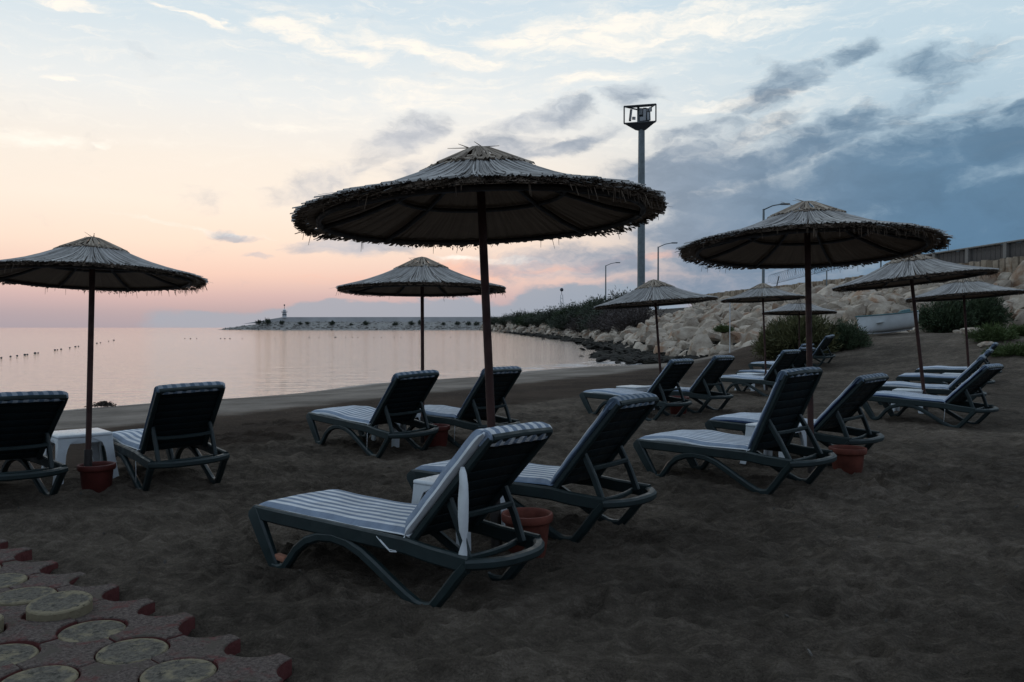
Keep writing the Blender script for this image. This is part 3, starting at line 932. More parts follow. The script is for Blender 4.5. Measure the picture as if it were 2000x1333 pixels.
PROF = [(0, .445), (.08, .425), (.20, .365), (.36, .285), (.55, .20), (.75, .125), (1.0, .052), (1.22, .0)]
def prof_z(r):
    for (r0, z0), (r1, z1) in zip(PROF, PROF[1:]):
        if r <= r1: return z0 + (z1 - z0) * (r - r0) / (r1 - r0)
    return PROF[-1][1] - (r - 1.22) * .25
def parasol_meshes(seed, ragged=1.0):
    r_ = random.Random(seed)
    nr = np.random.default_rng(seed)
    lob = [r_.uniform(-.02, .02) * ragged for _ in range(24)]
    def redge(a):
        t = (a / (2 * math.pi) * 24) % 24
        i = int(t); f_ = t - i
        return 1.20 + lob[i] * (1 - f_) + lob[(i + 1) % 24] * f_
    def strand(mb_, a, r0, r1, w0, w1, lift, at, steps=5, jit=0., under=0.):
        """one reed lying along the cone: a tent-shaped strip"""
        vs = []; fs = []
        ca, sa = math.cos(a), math.sin(a)
        da = r_.uniform(-jit, jit)
        for i in range(steps + 1):
            t = i / steps
            rr = r0 + (r1 - r0) * t
            aa = a + da * t
            c_, s_ = math.cos(aa), math.sin(aa)
            w = w0 + (w1 - w0) * t
            z = prof_z(rr) + lift * (1 if under == 0 else 1)
            vs += [(rr * c_ + s_ * w / 2, rr * s_ - c_ * w / 2, z), (rr * c_, rr * s_, z + (w * .45 if under == 0 else -w * .07)), (rr * c_ - s_ * w / 2, rr * s_ + c_ * w / 2, z)]
        for i in range(steps):
            for q in range(2):
                fs.append((3 * i + q, 3 * i + 3 + q, 3 * i + 4 + q, 3 * i + 1 + q))
        mb_.add(vs, fs, 0, at)
    # thatch of the skirt, two coats
    top = MB()
    N = 440
    for k in range(N):
        a = 2 * math.pi * (k + r_.uniform(-.4, .4)) / N
        strand(top, a, .26, redge(a) + r_.uniform(-.018, .02) * ragged, .009, .021, .004 + r_.uniform(0, .004), r_.random() * .8, 5, .035)
    N = 210
    for k in range(N):
        a = 2 * math.pi * (k + r_.uniform(-.5, .5)) / N
        r0 = .28 + r_.random() ** 2 * .5
        strand(top, a, r0, redge(a) + r_.uniform(-.10, .04) * ragged, .008, .014, .014 + r_.uniform(0, .006), .25 + .75 * r_.random(), 4, .06)
    # stray reeds sticking out
    for k in range(int(10 * ragged)):
        a = r_.uniform(0, 6.28)
        strand(top, a, .9, redge(a) + r_.uniform(.03, .12), .006, .004, .02, r_.random(), 3, .12)
    # crown cap of folded reed, bound round the top
    cap = MB()
    N = 90
    for k in range(N):
        a = 2 * math.pi * (k + r_.uniform(-.5, .5)) / N
        r1 = .36 + r_.uniform(-.03, .05)
        strand(cap, a, .005, r1, .004, .03, .018 + r_.uniform(0, .012), r_.random(), 5, .30)
    for k in range(120):
        a = r_.uniform(0, 6.28); rr = .30 + r_.uniform(0, .07)
        # band reeds lying round the cap's lower edge
        pts = [((rr + .012 * math.sin(q * 1.3 + k)) * math.cos(a + q * .10), (rr + .012 * math.sin(q * 1.3 + k)) * math.sin(a + q * .10), prof_z(rr) + .020 + r_.uniform(-.008, .012)) for q in range(4)]
        cap.tube(pts, .007, 4, at=r_.random())
    for k in range(5):
        a = r_.uniform(0, 6.28); rr = r_.uniform(.0, .2); L = r_.uniform(.05, .14)
        p = Vector((rr * math.cos(a), rr * math.sin(a), prof_z(rr) + .03))
        dv = Vector((math.cos(a + r_.uniform(-1, 1)), math.sin(a + r_.uniform(-1, 1)), r_.uniform(.0, .4))) * L
        cap.tube([p, p + dv], .004, 4, scales=[1, .4], at=r_.random())
    # lining seen from below
    lin = MB()
    N = 240
    for k in range(N):
        a = 2 * math.pi * (k + r_.uniform(-.3, .3)) / N
        strand(lin, a, .04, redge(a) - .01 + r_.uniform(-.02, .02), .004, .034, -.026 - r_.uniform(0, .002), .3 + .35 * r_.random(), 5, .03, under=1)
    # solid mat between the coats
    NA = 72
    rs_ = [.02, .2, .36, .55, .75, .95, 1.12]
    vs = []; fs = []
    for rr in rs_:
        for q in range(NA):
            a = 2 * math.pi * q / NA
            vs.append((rr * math.cos(a), rr * math.sin(a), prof_z(rr) - .022))
    for i in range(len(rs_) - 1):
        for q in range(NA):
            fs.append((i * NA + q, i * NA + (q + 1) % NA, (i + 1) * NA + (q + 1) % NA, (i + 1) * NA + q))
    lin.add(vs, fs, 0, .45)
    # thick ragged rim of cut reed ends
    rim = MB()
    for k in range(2300):
        a = r_.uniform(0, 2 * math.pi)
        rr = redge(a) - r_.uniform(.02, .07)
        L = r_.uniform(.015, .036) * (1 + .5 * ragged * (r_.random() < .08))
        z0 = prof_z(rr) - r_.uniform(-.004, .040) * (1 + .4 * math.sin(a * 5 + seed) * ragged)
        p = Vector((rr * math.cos(a), rr * math.sin(a), z0))
        aa = a + r_.uniform(-.35, .35)
        dv = Vector((math.cos(aa), math.sin(aa), r_.uniform(-.4, .0))) * L
        rim.tube([p, p + dv], r_.uniform(.0022, .0055), 3, scales=[1, .8], at=r_.random() * .5)
    for k in range(int(60 * ragged)):
        a = r_.uniform(0, 2 * math.pi) if r_.random() < .4 else r_.gauss(-1.3, .35)
        rr = redge(a) - r_.uniform(.0, .05)
        p = Vector((rr * math.cos(a), rr * math.sin(a), prof_z(rr) - .03))
        dv = Vector((math.cos(a) * r_.uniform(-.2, .5), math.sin(a) * r_.uniform(-.2, .5), -1)) * r_.uniform(.03, .085)
        rim.tube([p, p + dv], .003, 3, scales=[1, .5], at=r_.random())
    return (top.mesh('thatch', M_reed), cap.mesh('crown', M_reed_tan), lin.mesh('lining', M_reed_in), rim.mesh('fringe', M_reed_rim))
# frame under the thatch
def ring_mesh(r, tube):
    m_ = MB(); m_.tube([(r * math.cos(2 * math.pi * q / 40), r * math.sin(2 * math.pi * q / 40), prof_z(r) - .055) for q in range(40)], tube, 6, closed=True, up=(0, 0, 1))
    return m_.mesh('ring', M_frame, True)
ME_ring1 = ring_mesh(1.05, .019); ME_ring2 = ring_mesh(.55, .016)
m_ = MB(); m_.tube([(.03, 0, .36), (.3, 0, prof_z(.3) - .05), (.55, 0, prof_z(.55) - .065), (.8, 0, prof_z(.8) - .065), (1.05, 0, prof_z(1.05) - .062)], .017, 6)
ME_rib = m_.mesh('rib', M_frame, True)
m_ = MB(); m_.lathe([(.0, .30), (.035, .30), (.04, .31), (.04, .38), (.034, .39), (0, .39)], 16, caps=False)
ME_hub = m_.mesh('hub', M_frame, True, 40)
PMESH = [parasol_meshes(s, rg) for s, rg in ((1, .8), (2, 1.0), (3, 1.6), (4, .7))]
def parasol(label, x, y, rim_z, Rr, var, lean=(0, 0), rot=0., pole_r=.022, sink=.3):
    """lean: tilt about x (towards the camera) and y, degrees"""
    z0 = gz(x, y)
    h = rim_z - z0
    s = Rr / 1.22
    t = thing('thatched_parasol', label, 'parasol', (x, y, z0), 0., 'thatched parasols on the beach')
    t.rotation_euler = (R(lean[0]), R(lean[1]), 0)
    m_ = MB()
    m_.tube([(0, 0, -sink), (0, 0, .9), (0, 0, h + .36 * s)], pole_r, 14)
    link('pole', m_.mesh('pole', M_rust, True, 40), t)
    m_ = MB(); m_.tube([(0, 0, -sink), (0, 0, .38)], pole_r + .009, 14)
    link('sleeve', m_.mesh('sleeve', M_frame, True, 40), t)
    ms = PMESH[var]
    cn = link('canopy_frame', None, t, (0, 0, h), (0, 0, rot), s)
    cn.empty_display_size = .1
    link('hub', ME_hub, cn)
    link('ring', ME_ring1, cn); link('ring', ME_ring2, cn)
    for k in range(8): link('rib', ME_rib, cn, rot=(0, 0, k * math.pi / 4 + .2))
    for nm, me_ in zip(('thatch', 'crown', 'lining', 'fringe'), ms):
        stuff(link(nm, me_, t, (0, 0, h), (0, 0, rot), s))
    return t
parasol('largest thatched parasol, nearest one, on a leaning reddish pole', -.10, 5.46, 2.235, 1.24, 1, (-1.8, -2.6), .6, .028)
parasol('wide shaggy thatched parasol above the steep backed lounger and orange pot', 2.98, 8.2, 2.30, 1.27, 2, (-4.5, .3), 0.0, .03)
parasol('thatched parasol at the left edge over a white table', -3.84, 7.45, 1.96, .98, 2, (-4, -.3), 2.2, .025)
parasol('small thatched parasol in the middle with the sea behind its pole', -1.12, 10.36, 1.975, 1.075, 0, (-1.5, -.3), 1.1)
parasol('small thatched parasol standing before the dark shore rocks', 2.64, 14.4, 1.93, 1.07, 0, (-1.0, -4.2), .5)
parasol('thatched parasol with light pointed top before the pale boulders', 6.0, 19.45, 2.17, .98, 3, (-2, -2), 2.0)
parasol('farthest small thatched parasol above the large green bush', 9.4, 27.0, 1.98, 1.18, 3, (-2, 0), 3.0)
parasol('tilted thatched parasol over the nearer table of the right hand rows', 7.13, 14.2, 2.32, 1.30, 3, (-2.5, -5.5), 1.4, .03)
parasol('thatched parasol farthest right, partly behind the tilted one', 10.88, 19.6, 2.25, 1.28, 3, (-2.5, -3), 4.0, .028)

# ------------------------------------------------------------------ rock embankment with its wall
def wall_x(zw): return 28.8 - .08 * zw
PAIRS = [(20, 33., 17., 1.2), (30, 28., 27., 1.2), (41, 23.8, 34.3, 1.2), (46, 19.8, 36.5, 1.15), (52, 16.2, 37.2, .9), (60, 13.2, 37.2, .5), (70, 10.8, 38.6, .1),
         (80, 8.9, 44.5, -.4), (100, 9.4, 62., -.75), (120, 10.0, 85., -.8), (150, 10.0, 118., -.8), (190, 7.7, 165., -.8),
         (260, 2.7, 245., -.8), (380, -6.3, 370., -.8), (600, -24., 590., -.8)]
PA_ = np.array(PAIRS, float)
def emb_pair(zw):
    tx = np.interp(zw, PA_[:, 0], PA_[:, 1]); ty = np.interp(zw, PA_[:, 0], PA_[:, 2]); tz = np.interp(zw, PA_[:, 0], PA_[:, 3])
    return tx, ty, tz
def top_z(zw): return 4.25 + np.interp(zw, [60, 200, 560], [0, .6, 4.])
def emb_pt(zw, t):
    tx, ty, tz = emb_pair(zw)
    x = tx + (wall_x(zw) - tx) * t; y = ty + (zw - ty) * t
    z = tz + (top_z(zw) - .1 - tz) * (t ** .85)
    return x, y, z
M_earth = simple('embankment_earth', (.055, .045, .035), .95, .35, .5, .6, 4., bdist=.15)  # earth colour darkened to put shade into the gaps between boulders
zws = np.concatenate([np.arange(20, 60, 1.5), np.arange(60, 150, 3), np.geomspace(150, 600, 40)])
tss = np.linspace(-.06, 1.0, 16)
vs = []; fs = []
for zw in zws:
    for t in tss:
        x, y, z = emb_pt(zw, max(t, 0))
        if t < 0:
            tx, ty, tz = emb_pair(zw); x, y, z = tx + (tx - wall_x(zw)) * .05, ty + (ty - zw) * .05, tz - .8
        k = .12 * math.sin(zw * 1.3 + t * 9) * (0 if t <= 0 or t >= 1 else 1)
        vs.append((x, y, z - .42 + k))
    vs.append((wall_x(zw) + 14, zw + 1, top_z(zw) - .2))       # the road level behind the wall
K = len(tss) + 1
for i in range(len(zws) - 1):
    for j in range(K - 1):
        fs.append((i * K + j, (i + 1) * K + j, (i + 1) * K + j + 1, i * K + j + 1))
mb = MB(); mb.add(vs, fs)
embank = struct(link('rock_embankment', mb.mesh('rock_embankment', M_earth, True)))

def m_rock(lo, hi, stain):
    def fn(n, b):
        c = n.coord('Object')
        oi = n.node('ShaderNodeObjectInfo')
        ra = n.math('ADD', oi.outputs['Random'], n.attr('rnd'))
        rv = n.vmath('ADD', c, n.vmath('MULTIPLY', n.comb(ra, ra, ra), (31., 17., 23.)))
        f = n.noise(rv, 1.3, 7, .62)
        col = n.ramp(f, [(.28, lo), (.72, hi)])
        col = n.mix(n.math('MULTIPLY', n.remap(n.noise(rv, .8, 4, .6), .52, .66), .75), col, stain)
        tone = n.remap(n.noise(n.comb(ra, ra, ra), 9., 1), .3, .7, .55, 1.2, smooth=False)
        col = n.mix(1.0, col, n.comb(tone, tone, tone), 'MULTIPLY')
        n.put(b.inputs['Base Color'], col)
        b.inputs['Roughness'].default_value = .92
        b.inputs['Specular IOR Level'].default_value = .2
        h = n.math('ADD', n.noise(rv, 3.5, 7, .68), n.math('MULTIPLY', n.voronoi(rv, 2.2), .4))
        n.put(b.inputs['Normal'], n.bump(h, .8, .14))
    return fn
M_rock = material('pale_limestone', m_rock((.25, .195, .145), (.62, .54, .44), (.29, .16, .09)))
M_dark_rock = material('wet_weedy_rock', m_rock((.012, .011, .009), (.036, .033, .027), (.018, .019, .010)))
def boulder_mesh(seed, flat=.75, sub=3, mat=None, cuts=18):
    r_ = random.Random(seed)
    bm = bmesh.new()
    bmesh.ops.create_icosphere(bm, subdivisions=sub, radius=1)
    pl = []
    for _ in range(cuts):
        v_ = Vector((r_.gauss(0, 1), r_.gauss(0, 1), r_.gauss(0, .8))).normalized()
        pl.append((v_, r_.uniform(.52, .95)))
    off = Vector((r_.uniform(0, 99), r_.uniform(0, 99), r_.uniform(0, 99)))
    from mathutils import noise as mn
    for v_ in bm.verts:
        dn = v_.co.normalized()
        rad = 1.15
        for (pn, pd) in pl:
            c_ = dn.dot(pn)
            if c_ > .05: rad = min(rad, pd / c_)
        rad += .04 * mn.noise(dn * 1.7 + off) + .03 * mn.noise(dn * 5.5 + off)
        v_.co = Vector((dn.x * rad, dn.y * rad * r_.choice([1]) * .88, dn.z * rad * flat))
    me_ = bpy.data.meshes.new('boulder')
    bm.to_mesh(me_); bm.free()
    me_.polygons.foreach_set('use_smooth', [True] * len(me_.polygons))
    me_.set_sharp_from_angle(angle=R(28))
    me_.materials.append(mat or M_rock)
    return me_
BOULD = [boulder_mesh(100 + i, .62 + .03 * i, 3) for i in range(9)]
cand = []
rr_ = random.Random(5)
def joined(name, items, protos, mat, parent=None, want_rnd=True):
    """many small stones as one mesh"""
    V = []; F = []; Rn = []; off = 0
    arr = []
    for me_ in protos:
        a = np.empty(len(me_.vertices) * 3); me_.vertices.foreach_get('co', a)
        t_ = np.empty(len(me_.polygons) * 3, int); me_.polygons.foreach_get('vertices', t_)
        arr.append((a.reshape(-1, 3), t_.reshape(-1, 3)))
    for (loc, rot, sc, k) in items:
        a, t_ = arr[k % len(arr)]
        M3 = np.array(Euler(rot).to_matrix())
        V.append((a * np.array(sc)) @ M3.T + np.array(loc)); F.append(t_ + off); off += len(a)
        Rn.append(np.full(len(t_), rr_.random()))
    me_ = bpy.data.meshes.new(name)
    V = np.concatenate(V); F = np.concatenate(F)
    me_.from_pydata(V.tolist(), [], F.tolist())
    me_.materials.append(mat)
    at = me_.attributes.new('rnd', 'FLOAT', 'FACE'); at.data.foreach_set('value', np.concatenate(Rn))
    me_.polygons.foreach_set('use_smooth', [True] * len(me_.polygons))
    me_.set_sharp_from_angle(angle=R(28))
    return link(name, me_, parent)
placed = []
def try_place(n, zlo, zhi, smin, smax, tmin=.0, tmax=1., sep=.62, power=1.):
    for _ in range(n):
        zw = zlo + (zhi - zlo) * rr_.random() ** power
        t = rr_.uniform(tmin, tmax)
        x, y, z = emb_pt(zw, t)
        s = smin + (smax - smin) * rr_.random() ** 1.7
        if any((x - p[0]) ** 2 + (y - p[1]) ** 2 + (z - p[2]) ** 2 < (sep * (s + p[3])) ** 2 for p in placed): continue
        placed.append((x, y, z, s))
try_place(500, 30, 84, .75, 1.25, .0, .97, .58)
try_place(500, 84, 160, .8, 1.3, .0, .6, .58)
try_place(3000, 30, 95, .42, .75, -.0, .98, .55)
try_place(900, 90, 260, .5, 1.0, .0, .5, .58)
try_place(420, 260, 560, 1.0, 2.2, .0, .8, .6)
try_place(5000, 32, 85, .22, .42, .0, .98, .55)
big = sorted(placed, key=lambda p: -p[3] / math.hypot(p[0], p[1]) * (1 if abs(p[0] / p[1]) < .66 else .05))
rest = []
for i, (x, y, z, s) in enumerate(big):
    rot = (rr_.uniform(-.5, .5), rr_.uniform(-.5, .5), rr_.uniform(0, 6.28))
    sc = (s * rr_.uniform(.85, 1.3), s * rr_.uniform(.75, 1.05), s * rr_.uniform(.75, 1.15))
    if i < 300:
        link('boulder', BOULD[rr_.randrange(9)], embank, (x, y, z + .1 * s), rot, sc)
    else:
        rest.append(((x, y, z + .05 * s), rot, sc, rr_.randrange(4)))
LOWB = [boulder_mesh(300 + i, .7, 2, None, 14) for i in range(4)]
stuff(joined('smaller_rocks', rest, LOWB, M_rock, embank))
# dark, weed-covered rocks awash along the waterline
DKB = [boulder_mesh(400 + i, .5, 2, M_dark_rock, 10) for i in range(4)]
dk = []
for _ in range(3600):
    zw = 76 + (300 - 76) * rr_.random() ** 2.4
    tx, ty, tz = emb_pair(zw)
    o = rr_.gauss(-.2, 1.3)
    s = rr_.uniform(.14, .38) * (1 + zw / 260)
    nx_, ny_ = -.99, -.12
    dk.append(((tx + nx_ * o, ty + ny_ * o, -.36 + max(0, -o) * .33 + rr_.uniform(-.1, .18)), (rr_.uniform(-.4, .4), rr_.uniform(-.4, .4), rr_.uniform(0, 6)), (s * 1.3, s, s * .6), rr_.randrange(4)))
for _ in range(260):      # the low spit running out in front
    u = rr_.random()
    x = 8.3 + rr_.gauss(0, .8) - .6 * u; y = 44.5 + 9 * u + rr_.gauss(0, .8)
    s = rr_.uniform(.2, .5)
    dk.append(((x - .6, y, -.33 + rr_.uniform(-.06, .10)), (rr_.uniform(-.4, .4), rr_.uniform(-.4, .4), rr_.uniform(0, 6)), (s * 1.3, s, s * .55), rr_.randrange(4)))
stuff(joined('weedy_rocks', dk, DKB, M_dark_rock, embank))

# stone parapet: every stone upright on the crest
M_stone = material('parapet_stone', m_rock((.22, .175, .13), (.42, .35, .27), (.20, .12, .07)))
def stone_mesh(seed):
    r_ = random.Random(seed)
    m_ = MB(); m_.rbox((0, 0, .42), (.46, .5, .86), .06, seg=2)
    m_.v = [(x + r_.uniform(-.03, .03), y + r_.uniform(-.03, .03), z + r_.uniform(-.03, .03)) for x, y, z in m_.v]
    return m_.mesh('stone', M_stone, True, 40)
STN = [stone_mesh(s) for s in range(5)]
parapet = thing('parapet_wall', 'rough stone parapet wall along the crest of the rock slope', 'wall', (wall_x(90), 90, top_z(90)))
wa = math.atan2(1, -.08)
zw = 33.; ns = 0; far_items = []
while zw < 175:
    x = wall_x(zw) - parapet.location.x; y = zw - 90; z = float(top_z(zw)) - parapet.location.z - .06
    if ns < 300:
        link('stone', STN[rr_.randrange(5)], parapet, (x, y, z + rr_.uniform(-.03, .03)), (0, rr_.uniform(-.03, .03), wa + rr_.uniform(-.05, .05)), (1, 1, rr_.uniform(.94, 1.05)))
    zw += .50; ns += 1
m_ = MB()
zz = 33.
pth = [(wall_x(z_) + .1 - parapet.location.x, z_ - 90, float(top_z(z_)) - parapet.location.z + .3) for z_ in np.linspace(33, 180, 12)]
m_.bar(pth, .8, .34, up=(0, 0, 1)); 
link('core', m_.mesh('core', M_stone, False), parapet)
# boarded screen standing on the nearest stretch of the wall
M_board = simple('weathered_board', (.075, .068, .064), .85, .35, 2.5, .4, 30)
M_conc = simple('grey_concrete', (.20, .19, .175), .9, .2, 2, .3, 20)
screen = thing('boarded_screen', 'dark boarded screen between concrete posts on top of the wall at right', 'fence', (wall_x(42), 42, top_z(42) + .78))
m_ = MB(); m_.rbox((0, 0, .38), (.36, .05, .76), .01); ME_board = m_.mesh('board', M_board)
m_ = MB(); m_.rbox((0, 0, .42), (.26, .26, .84), .02); ME_post = m_.mesh('post', M_conc)
dirw = Vector((-.08, 1, 0)).normalized()
for k in range(-26, 26):
    s = k * .38
    link('board', ME_board, screen, dirw * s + Vector((.0, 0, rr_.uniform(-.015, .015))), (0, 0, wa + rr_.uniform(-.06, .06)))
for k in range(-3, 4):
    link('post', ME_post, screen, dirw * (k * 3.1 + .4) + Vector((-.06, 0, 0)), (0, 0, wa))
m_ = MB(); m_.bar([dirw * -10, dirw * 10], .09, .34, up=(0, 0, 1)); link('coping', m_.mesh('coping', M_conc), screen, (0, 0, .82))

# ------------------------------------------------------------------ plants
def m_leaf(lo, hi):
    def fn(n, b):
        r = n.attr('rnd')
        oi = n.node('ShaderNodeObjectInfo')
        f = n.noise(n.coord('Object'), 1.1, 3)
        col = n.ramp(n.math('ADD', n.math('MULTIPLY', r, .6), n.math('MULTIPLY', f, .4)), [(.15, lo), (.85, hi)])
        n.put(b.inputs['Base Color'], col)
        b.inputs['Roughness'].default_value = .7
        b.inputs['Specular IOR Level'].default_value = .25
    return fn
M_leaf_ol = material('olive_foliage', m_leaf((.045, .050, .022), (.15, .145, .060)))
M_leaf_gr = material('green_foliage', m_leaf((.025, .042, .022), (.075, .105, .050)))
M_leaf_dk = material('dark_foliage', m_leaf((.028, .038, .027), (.085, .10, .068)))
M_leaf_pu = material('dry_twig_foliage', m_leaf((.040, .033, .032), (.10, .082, .075)))
M_grass = material('bright_grass', m_leaf((.04, .062, .018), (.10, .14, .045)))
M_bark = simple('bark', (.06, .045, .035), .9, .3, 8, .4, 40)
def bush_meshes(seed, mat, nst=70, leaves=2600, leaf=.055, spread=1.0, height=1.0, wisp=.5, lw=.2):
    """unit bush about 2*spread wide, height tall: stems plus small leaves in clumps"""
    r_ = np.random.default_rng(seed)
    st = MB(); tips = []
    for k in range(nst):
        a = r_.uniform(0, 6.283); out = spread * r_.uniform(.1, 1.) ** .7
        h = height * (1 - .55 * (out / spread) ** 2) * r_.uniform(.45, 1.15)
        p0 = np.array([.18 * out * math.cos(a), .18 * out * math.sin(a), -.1])
        p2 = np.array([out * math.cos(a), out * math.sin(a), max(.08, h)])
        p1 = (p0 + p2) / 2 + np.array([-.1 * math.cos(a), -.1 * math.sin(a), .18 * h])
        pts = [p0 * (1 - t) ** 2 + 2 * p1 * t * (1 - t) + p2 * t * t for t in np.linspace(0, 1, 5)]
        st.tube([tuple(p) for p in pts], .012, 3, scales=[1, .85, .6, .4, .2], caps=False)
        tips.append(pts)
    T = np.array(tips)
    n = leaves
    si = r_.integers(0, nst, n); u = r_.uniform(.15, 1, n) ** .6 * 3.999
    i0 = u.astype(int); fr = (u - i0)[:, None]
    P = T[si, i0] * (1 - fr) + T[si, i0 + 1] * fr
    P = P + r_.normal(0, .055 * wisp + .03, (n, 3))
    P[:, 2] = np.maximum(P[:, 2], .0)
    D = P - np.array([0, 0, -.2]); D /= np.linalg.norm(D, axis=1)[:, None]
    D = D + r_.normal(0, .5, (n, 3)); D /= np.linalg.norm(D, axis=1)[:, None]
    S = np.cross(D, r_.normal(0, 1, (n, 3))); S /= np.linalg.norm(S, axis=1)[:, None]
    L = leaf * r_.uniform(.6, 1.5, n)[:, None]; Wd = L * lw
    V = np.stack([P - S * Wd * .3, P + D * L * .5 - S * Wd, P + D * L, P + D * L * .5 + S * Wd], 1).reshape(-1, 3)
    F = np.arange(4 * n).reshape(-1, 4)
    me_ = bpy.data.meshes.new('foliage')
    me_.from_pydata(V.tolist(), [], F.tolist())
    me_.materials.append(mat)
    clump = np.clip(.5 + .28 * np.sin(si * 1.7) + r_.normal(0, .14, n), 0, 1)
    at = me_.attributes.new('rnd', 'FLOAT', 'FACE'); at.data.foreach_set('value', clump)
    return st.mesh('stems', M_bark), me_
BU = {
 'olive': [bush_meshes(11 + i, M_leaf_ol, 260, 17000, .14, 1.0, 1.0, .7, .07) for i in range(2)],
 'green': [bush_meshes(21 + i, M_leaf_gr, 200, 12000, .12, 1.0, 1.0, .8, .09) for i in range(2)],
 'dark': [bush_meshes(31 + i, M_leaf_dk, 120, 6500, .11, 1.0, 1.0, 1.2, .12) for i in range(3)],
 'twig': [bush_meshes(41 + i, M_leaf_pu, 200, 6000, .11, 1.0, 1.0, 1.3, .08) for i in range(2)],
 'grass': [bush_meshes(51 + i, M_grass, 120, 6000, .16, 1.0, .7, .7, .07) for i in range(2)],
 'tiny': [bush_meshes(61 + i, M_leaf_dk, 30, 700, .22, 1.0, 1.0, 1.2) for i in range(2)],
}
def bush(label, kind, x, y, z, w, h, rz=0., dp=None, name='bush', group=None, cat='bush'):
    t = thing(name, label, cat, (x, y, z), rz, group)
    ms = BU[kind][rr_.randrange(len(BU[kind]))]
    for nm, me_ in zip(('stems', 'foliage'), ms):
        o = link(nm, me_, t, sc=(w, dp or w, h))
    return t
bush('large feathery olive green bush left of the white boat', 'olive', 11.0, 31.3, .35, 1.45, 1.6, .3, 1.3)
bush('yellowish part of the bush beside the pale boulder, behind the farthest loungers', 'olive', 10.35, 31.9, .2, 1.0, 1.35, 1.9, 1.0)
bush('rounded lower green bush leaning on the right of the large one', 'green', 12.5, 31.0, .5, .95, 1.15, 4.0, .9)
bush('dark green bush right of the white boat, behind the tilted parasol pole', 'green', 18.5, 35.3, 1.25, 1.55, 1.5, 1.0, 1.2)
bush('leafy green bush under the farthest right parasol', 'green', 20.2, 35.6, 1.4, 1.2, 1.55, 2.0, 1.1)
bush('low bright green tuft on the sandy slope at right', 'grass', 15.9, 27.3, 1.0, .85, .75, .2, .7, 'grass_tuft', None, 'plant')
bush('low yellow green tuft at the right edge above the last lounger', 'grass', 14.75, 24.2, .6, .8, .55, 2.2, .7, 'grass_tuft', None, 'plant')
bush('small tuft right at the picture edge among pale rocks', 'grass', 17.2, 28.0, 1.15, .6, .55, 1.2, .6, 'grass_tuft', None, 'plant')
bush('small green weed growing between boulders beside the thin white pole', 'grass', 10.9, 42.6, 1.25, .55, .5, 0, .5, 'weed', None, 'plant')
# the thicket on the shore slope
hill = [('dark', 128, .66, 3.0, 2.2, 'tallest dark bush at the right end of the thicket crest, left of the mast'), ('dark', 138, .62, 3.0, 2.1, 'dark bush of the thicket crest directly below the farthest street lamp'), ('green', 150, .62, 3.0, 2.1, 'green bush in the middle of the thicket crest'),
        ('dark', 164, .6, 3.2, 2.2, 'dark bush of the thicket crest right of the distant beacon'), ('green', 180, .58, 3.2, 2.1, 'green bush of the thicket crest under the distant beacon'), ('dark', 200, .5, 3.4, 2.2, 'dark bush on the descending left crest of the thicket'),
        ('dark', 226, .45, 3.4, 2.2, 'dark rounded bush near the left end of the thicket'), ('green', 255, .42, 3.6, 2.3, 'leftmost green bush of the thicket above the shore'), ('dark', 290, .5, 4.0, 2.6, 'far dark bush where the thicket meets the breakwater'),
        ('dark', 350, .45, 4.4, 2.4, 'distant bush left of the thicket, right end of the breakwater'), ('dark', 420, .45, 4.6, 2.4, 'most distant bush beyond the thicket, low above the water'), ('twig', 112, .34, 2.7, 1.5, 'brownish bare twig bush at the lower right of the thicket'), ('twig', 119, .40, 2.8, 1.7, 'brownish twig bush behind the small parasol, next to pale boulders'), ('twig', 126, .30, 2.8, 1.6, 'brownish twig bush above the shore rocks, middle of the thicket'),
        ('dark', 140, .34, 3.0, 1.7, 'dark bush on the lower slope above the shore rocks'), ('twig', 152, .28, 2.8, 1.6, 'greyish twig bush low on the slope, left half of the thicket'), ('dark', 172, .3, 3.0, 1.8, 'low dark bush touching the shore rocks, left part'), ('twig', 120, .55, 2.8, 1.9, 'greyish twig bush high on the slope, right of the thicket middle')]
for kind, zw, t, w, h, lab in hill:
    x, y, z = emb_pt(zw, t)
    bush(lab, kind, float(x), float(y), float(z) - .3, w * 1.15, h * 1.65, rr_.uniform(0, 6), w * 1.5, group='bushes of the shore thicket')

# ------------------------------------------------------------------ breakwater far out
M_bw = material('breakwater_rock', m_rock((.22, .21, .19), (.46, .44, .41), (.24, .21, .17)))  # pale grey rock colours also stand in for slight distance haze
M_bwwall = simple('breakwater_concrete', (.52, .51, .50), .9, .15, .08, .3, .5, bdist=.3)  # concrete colour brightened for its dimly lit face, with haze fading included
bx = np.concatenate([np.linspace(-232, -180, 27), np.linspace(-178, 44, 112)])
prof_b = [(-16, -1.2), (-13, .4), (-11.5, .6), (-8, 2.6), (-4, 4.6), (0, 6.0), (2.5, 6.2)]
vs = []; fs = []
for i, x in enumerate(bx):
    k = min(1., max(.02, (x + 232) / 46.)) ** .8
    for j, (o, z) in enumerate(prof_b):
        jit = .9 * (rr_.random() - .5) if 0 < j < 6 else 0
        vs.append((x + jit, 655 + o * (.35 + .65 * k) + jit, z * k + jit * .7 * k - (1 - k) * .4))
Kb = len(prof_b)
for i in range(len(bx) - 1):
    for j in range(Kb - 1):
        fs.append((i * Kb + j, (i + 1) * Kb + j, (i + 1) * Kb + j + 1, i * Kb + j + 1))
mb = MB(); mb.add(vs, fs)
bw = tag(link('breakwater', None, None, (-110, 655, 0)), 'long low harbour breakwater of rock closing the bay on the horizon', 'breakwater')
mb.v = [(x + 110, y - 655, z) for x, y, z in mb.v]
link('rock_slope', mb.mesh('rock_slope', M_bw), bw)
items = []
